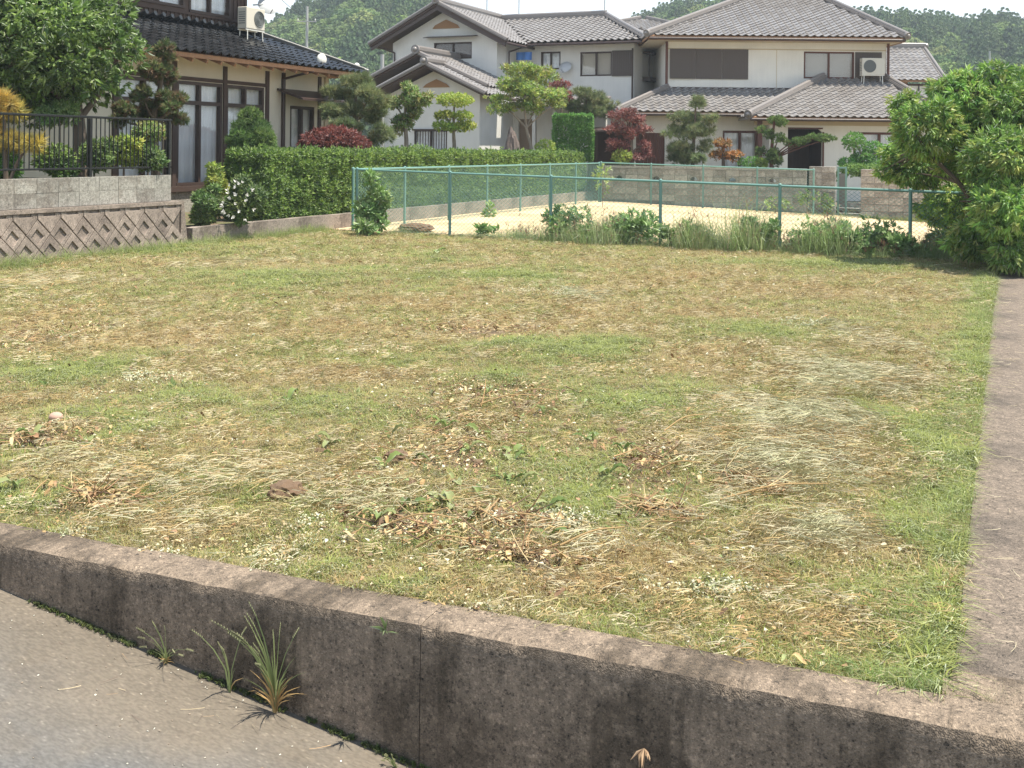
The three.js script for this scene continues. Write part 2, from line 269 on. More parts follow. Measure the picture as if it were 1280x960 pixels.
// ---------- diagonal block retaining wall, block wall and iron fence of the raised garden ----------
{
  const w = thing('diagonal_block_wall', 'brown retaining wall of diagonal precast blocks with raised rims', 'retaining wall', [-12.4, 0, -14.62], Math.PI / 2);
  // local x runs back towards the road side with -d, so place with negative x; local z points out to the plot
  w.rotation.y = Math.PI / 2; const L = 7.2;
  const S = 0.3, h = S / Math.SQRT2, lean = 0.16;
  const frame = (() => { const sh = new THREE.Shape([[0, -h], [h, 0], [0, h], [-h, 0]].map(p => new THREE.Vector2(p[0] * 0.94 - 0.008, p[1] * 0.94 - 0.006))); const k = 0.56, o = [-0.028, -0.036]; sh.holes.push(new THREE.Path([[0, -h], [-h, 0], [0, h], [h, 0]].map(p => new THREE.Vector2(p[0] * k + o[0], p[1] * k + o[1])))); return uvBox(new THREE.ExtrudeGeometry(sh, { depth: 0.05, bevelEnabled: true, bevelSize: 0.004, bevelThickness: 0.004, bevelSegments: 1 }).translate(0, 0, -0.05)); })();
  const plate = uvBox(new THREE.BoxGeometry(S * 0.8, S * 0.8, 0.02).rotateZ(Math.PI / 4).translate(0, -0.01, -0.034));
  const blockGeos = [0, 1, 2, 3, 4, 5].map(k => { const g = merge([frame, plate]), uv = g.attributes.uv; for (let i = 0; i < uv.count; i++) uv.setXY(i, uv.getX(i) + k * 0.37, uv.getY(i) + k * 0.53); return g; });
  obj('backing', uvBox(box2(-L, 0, -0.5, 0.7, -0.5, -0.09)), M.hb[1], w).rotation.x = -lean * 0.0;
  const tilt = (y) => -0.07 * (y / 0.7);
  for (let r = 0; r < 5; r++) for (let i = 0; i < 18; i++) {
    const x = -(i + (r % 2 ? 0.5 : 0)) * h * 2, y = 0.585 - h * (r + 1); if (x < -L || y < -0.2 || x > -0.1) continue;
    const b = obj('block', blockGeos[Math.floor(hash(i, r, 44) * 6)], (i === 4 && r === 3) ? M.hbLight : M.hb[(i * 7 + r * 3) % 3], w); b.position.set(x, y, tilt(y) + 0.005 * Math.sin(i * 3.1 + r)); b.rotation.x = -0.1;
  }
  const half = uvBox(new THREE.ExtrudeGeometry(new THREE.Shape([[-h * 0.95, 0], [0, -h * 0.95], [h * 0.95, 0], [h * 0.95, 0.075], [0.11, 0.075], [0.11, 0.03], [-0.11, 0.03], [-0.11, 0.075], [-h * 0.95, 0.075]].map(p => new THREE.Vector2(...p))), { depth: 0.06, bevelEnabled: true, bevelSize: 0.004, bevelThickness: 0.004, bevelSegments: 1 }).translate(0, 0, -0.06));
  for (let i = 0; i < 17; i++) { const b = obj('top_block', half, M.hb[i % 3], w); b.position.set(-i * h * 2 - h, 0.585, -0.06); b.rotation.x = -0.1; }
  obj('coping', uvBox(box2(-L, 0.02, 0.67, 0.725, -0.3, -0.045)), M.hb[0], w);
  obj('end_pier', uvBox(new THREE.ExtrudeGeometry(new THREE.Shape([[0, 0.72], [0.06, 0.72], [0.2, -0.2], [0, -0.2]].map(p => new THREE.Vector2(...p))), { depth: 0.4, bevelEnabled: false }).translate(0.01, 0, -0.46)), M.hb[2], w);
}
{
  const w = thing('concrete_block_wall', 'two course grey concrete block wall under the black iron fence', 'block wall', [-12.56, 0.727, -14.5], Math.PI / 2);
  const gs = [0, 1, 2, 3, 4, 5, 6, 7].map(k => uvBox(new RoundedBoxGeometry(0.391, 0.2095, 0.12, 1, 0.003), 1, k * 0.41, k * 0.23));
  obj('mortar', box2(-7.2, 0, 0.0, 0.42, -0.105, -0.012), M.block[3], w);
  for (let r = 0; r < 2; r++) for (let i = 0; i < 18; i++) { const b = obj('block', gs[Math.floor(hash(i, r, 45) * 8)], M.block[Math.floor(hash(i, r, 5) * 4)], w); b.position.set(-0.2 - i * 0.396, 0.108 + r * 0.212, -0.06 + 0.004 * (hash(i, r, 9) - 0.5)); }
}
{
  const f = thing('iron_fence', 'black iron bar fence on top of the grey block wall', 'fence', [-12.62, 1.15, -14.55], Math.PI / 2), L = 7, T = 0.9;
  obj('top_rail', uvBox(new RoundedBoxGeometry(L, 0.035, 0.05, 1, 0.008).translate(-L / 2, T, 0)), M.darkMetal, f);
  obj('bottom_rail', uvBox(new RoundedBoxGeometry(L, 0.03, 0.035, 1, 0.008).translate(-L / 2, 0.13, 0)), M.darkMetal, f);
  const post = new RoundedBoxGeometry(0.05, T, 0.05, 1, 0.006).translate(0, T / 2, 0), rod = new THREE.CylinderGeometry(0.009, 0.009, T - 0.15, 6).translate(0, T / 2 + 0.065, 0);
  for (let i = 0; i <= 4; i++) obj('post', post, M.darkMetal, f).position.set(-0.05 - i * 1.72, -0.02, -0.001);
  for (let i = 0; i < 76; i++) obj('rod', rod, M.darkMetal, f).position.set(-0.12 - i * 0.09, 0, 0);
}

// ---------- green chain-link fences ----------
function chainLink(name, label, from, to, hFrom, hTo, posts, yBase, mid = true) {
  const len = Math.hypot(to[0] - from[0], to[1] - from[1]), turn = Math.atan2(to[1] - from[1], to[0] - from[0]);
  const f = thing(name, label, 'fence', [from[0], 0, -from[1]], turn);
  const hy = (x) => lerp(hFrom, hTo, x / len), by = (x) => yBase(from[0] + (to[0] - from[0]) * x / len, from[1] + (to[1] - from[1]) * x / len);
  obj('top_rail', bar(V3(-0.03, hy(0), 0), V3(len + 0.03, hy(len), 0), 0.022, 8), M.green, f);
  for (let i = 0; i <= posts; i++) { const x = len * i / posts; obj('post', [bar(V3(x, by(x) - 0.2, 0.003), V3(x, hy(x) + 0.01, 0.003), 0.028, 8), new THREE.SphereGeometry(0.032, 8, 5).translate(x, hy(x) + 0.015, 0)], M.green, f); }
  const wires = [], st = 0.085, H0 = 0.04;
  const seg = (x0, y0, x1, y1, z) => { const g = bar(V3(x0, y0, z), V3(x1, y1, z), 0.0023, 4); wires.push(g); };
  for (let x = -2; x < len; x += st) for (const s of [1, -1]) {
    let a = x, b = x + 1.35, ya = 0, yb = 1.35; if (s < 0) { [ya, yb] = [yb, ya]; }
    const cut = (lo, hi) => { const t0 = clamp((lo - a) / (b - a)), t1 = clamp((hi - a) / (b - a)); return [lerp(a, b, t0), lerp(ya, yb, t0), lerp(a, b, t1), lerp(ya, yb, t1)]; };
    let [p, q, r, t] = cut(0, len); if (r - p < 0.02) continue;
    const y0 = by(clamp(p, 0, len)) + H0, top = Math.min(hy(p), hy(r)) - 0.02, k = (top - y0) / 1.35; seg(p, y0 + q * k, r, y0 + t * k, s * 0.003);
  }
  const m = obj('wire_mesh', wires, M.greenWire, f); m.userData.kind = 'stuff';
  if (mid) obj('tension_wire', bar(V3(0, by(0) + 0.06, 0.004), V3(len, by(len) + 0.06, 0.004), 0.003, 4), M.greenWire, f);
  return f;
}
chainLink('chain_link_fence', 'green chain link fence across the back of the mown plot', [-11.62, 18.7], [0.6, 18.7], 1.2, 1.0, 6, (x) => -0.03, true);
chainLink('hedge_side_fence', 'green chain link fence running along the hedge beside the sand', [-11.75, 18.76], [-11.75, 33.1], 1.2, 1.2, 7, (x, d) => playY(x, d));
chainLink('playground_back_fence', 'green chain link fence in front of the grey block wall', [-11.7, 33.15], [-5.2, 33.15], 1.22, 1.1, 4, (x, d) => playY(x, d));

// ---------- block wall behind the sand, gate pillars and gate ----------
{
  const w = thing('rear_block_wall', 'long grey block wall with coping behind the sandy playground', 'block wall', [-11.9, -0.15, -33.75]);
  const blks = [0, 1, 2, 3, 4, 5, 6, 7].map(k => uvBox(new RoundedBoxGeometry(0.388, 0.188, 0.1, 1, 0.005), 1, k * 0.41, k * 0.23)), L = 6.4;
  obj('mortar', [box2(0, L, -0.3, 0.8, -0.09, -0.012), box2(0, L, 1.0, 1.2, -0.09, -0.012)], M.block[3], w);
  for (let r = 0; r < 6; r++) for (let i = 0; i < 16; i++) {
    const x = 0.2 + i * 0.4 + (r % 2 ? 0 : 0.0); if (r === 4 && i % 3 === 1) continue;
    const b = obj('block', blks[Math.floor(hash(i, r, 46) * 8)], M.blockBack[Math.floor(hash(i, r, 15) * 3)], w); b.position.set(x, 0.1 + r * 0.2, -0.05 + 0.004 * hash(i, r, 3));
  }
  for (let i = 1; i < 16; i += 3) {                       // pierced blocks with a fan-shaped hole
    const s = new THREE.Shape([[-0.194, -0.094], [0.194, -0.094], [0.194, 0.094], [-0.194, 0.094]].map(p => new THREE.Vector2(...p))), hole = new THREE.Path(); hole.absarc(0, -0.045, 0.115, 0, Math.PI, false); s.holes.push(hole);
    const b = obj('pierced_block', uvBox(new THREE.ExtrudeGeometry(s, { depth: 0.09, bevelEnabled: false }).translate(0, 0, -0.045)), M.blockBack[1], w); b.position.set(0.2 + i * 0.4, 0.9, -0.05 + 0.1 * 0.1);
  }
  obj('coping', uvBox(box2(-0.03, L, 1.205, 1.275, -0.12, 0.02)), M.blockBack[0], w);
}
function pillar(name, label, x0, x1, d, y0, y1, s) {
  const p = thing(name, label, 'gate pillar', [x0, y0, -d]), n = Math.round((y1 - y0) / 0.2), hh = (y1 - y0) / n, wd = x1 - x0, cols = Math.max(1, Math.round(wd / 0.4));
  obj('mortar', box2(0.01, wd - 0.01, -0.4, y1 - y0 - 0.01, -0.3, -0.012), M.block[3], p);
  const gs = [0, 1, 2, 3, 4].map(k => uvBox(new RoundedBoxGeometry(wd / cols - 0.012, hh - 0.014, 0.32, 1, 0.012), 1, k * 0.41, k * 0.23));
  for (let r = 0; r < n; r++) for (let c = 0; c < cols; c++) { const b = obj('block', gs[(r * 3 + c * 2 + s) % 5], M.blockBack[(r + c + s) % 3], p); b.position.set((c + 0.5) * wd / cols, (r + 0.5) * hh, -0.16); }
}
pillar('gate_pillar', 'grey stone gate pillar at the end of the rear block wall', -5.45, -4.7, 33.85, -0.3, 1.2, 0);
pillar('stepped_block_wall', 'tall grey block wall end beside the clipped shrubs', -3.9, -1.2, 33.2, -0.45, 1.15, 1);
{
  const g = thing('garden_gate', 'small green metal gate frame standing by the stone pillar', 'gate', [-4.66, -0.2, -33.9]);
  for (const x of [0.05, 0.27]) obj('post', box(0.05, 1.4, 0.05, x, 0.7, 0), M.green, g);
  obj('top_bar', box(0.27, 0.05, 0.046, 0.16, 1.37, 0), M.green, g); obj('panel', box(0.18, 0.9, 0.02, 0.16, 0.75, 0), M.grille, g);
  const s = thing('entrance_steps', 'grey concrete entrance steps between the two pillars', 'steps', [-4.7, -0.45, -34.4]);
  for (let i = 0; i < 3; i++) obj('step', uvBox(box(0.85, 0.14, 0.4, 0.43, 0.2 + i * 0.14, -i * 0.35)), M.blockBack[2], s);
}

// ---------- houses ----------
const tileGeos = {};
function tileGeo(w, l) {
  const key = w + '_' + l; if (tileGeos[key]) return tileGeos[key];
  const n = 8, pos = [], idx = [], f = (t) => 0.21 * w * Math.pow(0.5 + 0.5 * Math.cos(6.2832 * (t - 0.8)), 1.4), L = l * 1.12;
  const row = (z, lift, under) => { for (let i = 0; i <= n; i++) { const t = i / n; pos.push((t - 0.5) * w * 1.04, f(t) + lift - under, z); } };
  row(-L / 2, 0.004, 0); row(L / 2, 0.034, 0); row(L / 2, 0.034, 0); row(L / 2 - 0.004, 0.034, 0.026);
  for (const [a, b] of [[0, 1], [2, 3]]) for (let i = 0; i < n; i++) { const p = a * (n + 1) + i, q = b * (n + 1) + i; idx.push(p, q, p + 1, p + 1, q, q + 1); }
  const g = new THREE.BufferGeometry(); g.setAttribute('position', new THREE.Float32BufferAttribute(pos, 3)); g.setIndex(idx); g.computeVertexNormals(); return tileGeos[key] = g;
}
// one sloping face: A eave left, B eave right, C top right, D top left. Tiles are pieces of the roof; past the budget they are joined.
function roofFace(parent, pts, { mats, w = 0.28, l = 0.27, budget = 0, sheet = M.soffit, slab = 0.09, name = 'roof' }) {
  const [A, B, C, D] = pts.map(p => p.isVector3 ? p : V3(...p)), poly = D.distanceTo(C) < 0.01 ? [A, B, C] : [A, B, C, D];
  const roof = obj(name, polySlab(poly, slab), sheet, parent);
  const u = B.clone().sub(A).normalize(), up = D.clone().sub(A), v = up.clone().addScaledVector(u, -up.dot(u)).normalize(), n = u.clone().cross(v).normalize();
  const H = up.dot(v), lx = (s) => up.dot(u) * s / H, bc = C.clone().sub(B), len = B.clone().sub(A).dot(u), rx = (s) => len + bc.dot(u) * s / H;
  const g = tileGeo(w, l), basis = new THREE.Matrix4().makeBasis(u, n, v.clone().negate()), rest = []; let made = 0;
  for (let r = 0, s = l * 0.42; s < H - l * 0.1; r++, s += l) for (let x = Math.floor(lx(s) / w) * w + w / 2; x < rx(s); x += w) {
    if (x < lx(s) + w * 0.15 || x > rx(s) - w * 0.15) continue;
    const p = A.clone().addScaledVector(u, x).addScaledVector(v, s).addScaledVector(n, 0.012 + 0.004 * hash(r, Math.round(x * 50), 6));
    const m = basis.clone().setPosition(p);
    if (made++ < budget) { const t = obj('roof_tile', g, mats[Math.floor(hash(r * 31, Math.round(x * 100), 8) * mats.length)], roof); t.applyMatrix4(m); }
    else rest.push([m, Math.floor(hash(r * 31, Math.round(x * 100), 8) * mats.length)]);
  }
  for (let k = 0; k < mats.length; k++) { const q = rest.filter(e => e[1] === k); if (q.length) obj('roof_tiles', q.map(([m]) => g.clone().applyMatrix4(m)), mats[k], roof).userData.kind = 'stuff'; }
  return roof;
}
function ridgeLine(roof, a, b, mat, { w = 0.2, h = 0.16, end = 0 } = {}) {
  a = a.isVector3 ? a : V3(...a); b = b.isVector3 ? b : V3(...b);
  const L = a.distanceTo(b), d = b.clone().sub(a).normalize(), side = d.clone().cross(V3(0, 1, 0)).normalize(), upv = side.clone().cross(d), m = new THREE.Matrix4().makeBasis(d, upv, side).setPosition(a);
  const parts = [box(L, h, w, L / 2, h / 2 - 0.02, 0), box(L, 0.02, w + 0.06, L / 2, h * 0.55, 0)], cap = new THREE.CylinderGeometry(w * 0.36, w * 0.36, L, 10).rotateZ(Math.PI / 2).translate(L / 2, h, 0); parts.push(cap);
  if (end) parts.push(new THREE.CylinderGeometry(end, end, 0.1, 14).rotateZ(Math.PI / 2).translate(-0.02, h * 0.6, 0), new THREE.SphereGeometry(end * 0.6, 10, 6).translate(-0.06, h * 0.6, 0));
  return obj('ridge', merge(parts).applyMatrix4(m), mat, roof);
}
function gutter(parent, a, b, r = 0.055) { obj('gutter', bar(V3(...a), V3(...b), r, 8), M.gutter, parent); }
function windowUnit(parent, x0, x1, y0, y1, z, { n = 2, cross = [], fr = M.woodFrame, t = 0.055, back = M.curtain, name = 'window', depth = 0.13 } = {}) {
  const w = new THREE.Group(); w.name = name; parent.add(w);
  const f = [box2(x0 - 0.02, x1 + 0.02, y1 - t / 2, y1 + t / 2, z - 0.09, z + 0.025), box2(x0 - 0.02, x1 + 0.02, y0 - t / 2, y0 + t / 2, z - 0.09, z + 0.03)];
  for (let i = 0; i <= n; i++) { const x = lerp(x0, x1, i / n); f.push(box2(x - t / 2, x + t / 2, y0 + t / 2, y1 - t / 2, z - 0.085, z + 0.018)); }
  for (const y of cross) f.push(box2(x0, x1, y - t * 0.6, y + t * 0.6, z - 0.08, z + 0.014));
  obj('frame', f, fr, w);
  for (let i = 0; i < n; i++) { const a = lerp(x0, x1, i / n), b = lerp(x0, x1, (i + 1) / n); obj('pane', box2(a + t / 2, b - t / 2, y0 + t / 2, y1 - t / 2, z - 0.042, z - 0.04), M.glass, w); }
  if (back) { const fold = new THREE.PlaneGeometry(x1 - x0 - 0.04, y1 - y0 - 0.03, Math.ceil((x1 - x0) * 24), 1).translate((x0 + x1) / 2, (y0 + y1) / 2, z - depth), p = fold.attributes.position, uv = fold.attributes.uv; for (let i = 0; i < p.count; i++) { p.setZ(i, p.getZ(i) + (back === M.curtain ? 0.018 * Math.sin(p.getX(i) * 42) : 0)); uv.setX(i, p.getX(i) * 0.4); } fold.computeVertexNormals(); obj('curtain', fold, back, w); }
  return w;
}
function shutterPanel(parent, x0, x1, y0, y1, z, mat = M.shutter) {
  const g = [box2(x0, x1, y0, y1, z, z + 0.03)]; for (let x = x0 + 0.05; x < x1 - 0.03; x += 0.09) g.push(box2(x, x + 0.04, y0 + 0.03, y1 - 0.03, z + 0.0301, z + 0.038));
  g.push(box2(x0, x1, y0 - 0.03, y0, z, z + 0.045), box2(x0, x1, y1, y1 + 0.03, z, z + 0.045)); obj('shutter', g, mat, parent);
}
function acUnit(label, pos, turn, s = 1, fan = -0.16) {
  const a = thing('air_conditioner', label, 'air conditioner', pos, turn), w = 0.8 * s, h = 0.58 * s, d = 0.3 * s, y = 0.26 * s;
  obj('body', new RoundedBoxGeometry(w, h, d, 2, 0.02).translate(0, y + h / 2, 0), M.creamPaint, a);
  const fx = w * fan; obj('fan_grille', [new THREE.TorusGeometry(h * 0.36, 0.014, 6, 24).translate(fx, y + h / 2, d / 2 + 0.006), new THREE.CircleGeometry(h * 0.35, 24).translate(fx, y + h / 2, d / 2 + 0.003), ...[0.1, 0.18, 0.27].map(r => new THREE.TorusGeometry(h * r, 0.005, 4, 20).translate(fx, y + h / 2, d / 2 + 0.008))], M.grille, a);
  obj('side_louver', [0, 1, 2, 3, 4, 5].map(k => box(0.004, 0.02, d * 0.7, -w / 2 - 0.002, y + h * (0.25 + k * 0.1), 0)), M.grille, a);
  for (const [x, z] of [[-1, -1], [-1, 1], [1, -1], [1, 1]]) obj('leg', bar(V3(x * w * 0.42, -0.1, z * d * 0.45), V3(x * w * 0.4, y, z * d * 0.4), 0.014, 6), M.whitePaint, a);
  obj('stand_rail', [box(w, 0.03, 0.03, 0, y - 0.018, -d * 0.4), box(w, 0.03, 0.03, 0, y - 0.018, d * 0.4)], M.whitePaint, a); return a;
}
function dish(parent, x, y, z, r, yaw) {
  const g = new THREE.SphereGeometry(r * 1.6, 18, 6, 0, Math.PI * 2, 0, 0.65).translate(0, -r * 1.6, 0).rotateX(-Math.PI / 2 + 2.6).rotateY(yaw), o = new THREE.Group(); o.name = 'satellite_dish'; o.position.set(x, y, z); parent.add(o);
  obj('reflector', g, std({ color: lin(0.55, 0.56, 0.58), roughness: 0.5, side: THREE.DoubleSide }), o); obj('arm', [bar(V3(0, -r * 0.9, 0.05), V3(Math.sin(yaw) * r, -r * 0.6, Math.cos(yaw) * r), 0.012), bar(V3(0, 0, -0.02), V3(-0.3, -0.05, -0.25), 0.018)], M.greyMetal, o);
}

{ // ----- house beside the raised garden: black glazed tiles -----
  const h = thing('brown_timber_house', 'brown timber and cream plaster house with black glazed roof tiles', 'house', [-16, 0.22, -10], Math.PI / 2);
  const X = (d) => d - 10, Y = (y) => y - 0.22;
  const holes = [[X(16.9), X(18.42), Y(0.78), Y(3.0)], [X(18.62), X(20.1), Y(0.78), Y(3.0)], [X(20.24), X(21.62), Y(0.78), Y(3.0)], [X(22.66), X(23.7), Y(0.55), Y(2.62)]];
  obj('wall', wallShape([[0, 0], [X(24.25), 0], [X(24.25), Y(3.55)], [0, Y(3.55)]], holes, 0.14), M.plasterA, h);
  obj('end_wall', uvBox(box2(X(24.1), X(24.25), 0, Y(3.6), -6, -0.141)), M.plasterA, h);
  obj('foundation', uvBox(box2(0, X(24.3), -0.1, 0.42, -0.3, 0.03)), M.block[2], h);
  obj('floor', box2(0, X(24.1), 0.2, 0.3, -6, -0.3), M.wood, h); obj('rear_wall', box2(0, X(24.1), 0, Y(3.5), -6.1, -6.0), M.plasterA, h);
  for (const [a, b, y0, y1] of holes.slice(0, 3)) windowUnit(h, a + 0.03, b - 0.03, y0 + 0.03, y1 - 0.03, -0.02, { n: 2, cross: [Y(2.55)], t: 0.07 });
  windowUnit(h, holes[3][0] + 0.03, holes[3][1] - 0.03, holes[3][2], holes[3][3] - 0.03, -0.02, { n: 2, t: 0.07, back: M.frosted, name: 'entrance_door', depth: 0.1 });
  for (const d of [16.82, 18.52, 20.17, 21.72, 22.36, 23.9]) obj('post', uvBox(box2(X(d) - 0.06, X(d) + 0.06, 0.42, Y(3.4), -0.05, 0.035)), M.wood, h);
  obj('corner_post', uvBox(box2(X(24.12), X(24.27), 0, Y(3.4), -0.06, 0.045)), M.frieze, h);
  obj('lintel', box2(X(16.8), X(21.7), Y(3.02), Y(3.1), -0.04, 0.028), M.wood, h); obj('sill', box2(X(16.8), X(21.75), Y(0.66), Y(0.77), -0.04, 0.09), M.wood, h);
  // entrance canopy
  const can = obj('entrance_canopy', polySlab([V3(X(22.1), Y(2.78), 0.75), V3(X(24.9), Y(2.78), 0.75), V3(X(24.9), Y(3.02), 0.02), V3(X(22.1), Y(3.02), 0.02)], 0.05), M.gutter, h);
  obj('bracket', [bar(V3(X(24.7), Y(1.0), 0.66), V3(X(24.7), Y(2.73), 0.66), 0.045, 4)], M.frieze, can);
  // lower roof
  const eY = Y(3.5), tY = Y(4.36), r = roofFace(h, [[X(17), eY, 0.9], [X(24.7), eY, 0.9], [X(23.1), tY, -1.28], [X(17), tY, -1.28]], { mats: M.tileBlack, w: 0.27, l: 0.245, budget: 300, name: 'lower_roof' });
  roofFace(h, [[X(11), eY, 0.9], [X(16.99), eY, 0.9], [X(16.99), tY, -1.28], [X(11), tY, -1.28]], { mats: M.tileBlack, w: 0.27, l: 0.245, name: 'lower_roof' });
  ridgeLine(r, [X(24.65), eY + 0.02, 0.86], [X(23.1), tY + 0.02, -1.28], M.ridgeDull, { w: 0.16, h: 0.1, end: 0.1 });
  for (let d = 11; d < 23; d += 0.27) obj('wall_tile', new THREE.CylinderGeometry(0.055, 0.06, 0.3, 8).rotateX(Math.PI / 2 - 0.35).translate(X(d), tY + 0.1, -1.16), M.ridgeBlack, r);
  obj('wall_course', box2(X(11), X(23.1), tY - 0.02, tY + 0.13, -1.3, -1.25), M.ridgeBlack, r);
  roofFace(h, [[X(24.7), eY, 0.9], [X(24.7), eY, -5], [X(23.1), tY, -5], [X(23.1), tY, -1.28]], { mats: M.tileBlack, w: 0.27, l: 0.245, name: 'hip_roof' });
  for (let d = 11.3; d < 25; d += 0.45) obj('rafter', box(0.05, 0.07, 1.0, 0, 0, 0).rotateX(0.37).translate(X(d), eY + 0.04, 0.42), M.soffit, h);
  // upper storey
  const uz = -1.3, uh = [[X(18.6), X(20.35), Y(4.78), Y(5.75)], [X(20.5), X(22.0), Y(4.72), Y(5.7)]];
  const wrap = new THREE.Group(); wrap.name = 'upper_storey'; h.add(wrap);
  const uw = obj('siding', wallShape([[0, Y(4.2)], [X(22.65), Y(4.2)], [X(22.65), Y(6.9)], [0, Y(6.9)]], uh, 0.14).translate(0, 0, uz), M.wood, wrap);
  obj('siding_end', uvBox(box2(X(22.5), X(22.65), Y(4.0), Y(6.9), -6, uz - 0.142)), M.wood, wrap);
  for (let d = 14; d < 22.65; d += 0.14) { const inW = uh.some(([a, b]) => X(d) > a - 0.1 && X(d) < b + 0.1); obj('batten', box2(X(d), X(d) + 0.045, Y(4.35), inW ? Y(4.68) : Y(6.8), uz, uz + 0.02), M.wood, wrap); }
  obj('girt', box2(X(14), X(22.66), Y(4.64), Y(4.7), uz, uz + 0.04), M.wood, wrap);
  for (const [a, b, y0, y1] of uh) windowUnit(h, a + 0.03, b - 0.03, y0 + 0.02, y1, uz, { n: 2, t: 0.06, name: 'upper_window' });
  obj('upper_roof', polySlab([V3(-1, Y(6.75), uz + 0.9), V3(X(23.5), Y(6.75), uz + 0.9), V3(X(23.5), Y(8), uz - 2.6), V3(-1, Y(8), uz - 2.6)], 0.12), M.tileBlack[1], h);
  obj('upper_roof_back', polySlab([V3(X(23.5), Y(6.75), uz - 6.1), V3(-1, Y(6.75), uz - 6.1), V3(-1, Y(8), uz - 2.62), V3(X(23.5), Y(8), uz - 2.62)], 0.12), M.tileBlack[1], h);
  for (const [u, v, q] of [[402, 75, 0.17], [446, 84, 0.12]]) { const p = onX(u, v, -15.5); obj('ridge_end_plaster', new THREE.SphereGeometry(q, 14, 10).scale(1, 0.95, 0.6).translate(X(-p.z), Y(p.y), 0.5), M.whitePaint, r); }
  obj('downpipe', [bar(V3(X(22.3), 0.3, 0.06), V3(X(22.3), eY - 0.25, 0.06), 0.03), bar(V3(X(22.3), eY - 0.25, 0.06), V3(X(22.3), eY - 0.08, 0.9), 0.03)], M.gutter, h);
  { const p = onX(336, 5, -16.8); dish(h, X(-p.z), Y(p.y), -0.8, 0.26, -0.55); }
  const p = onX(314, 42, -16.75); acUnit('white air conditioner on legs on the black tiled roof', [p.x, 4.2, p.z], Math.PI / 2, 0.9, 0.18);
}

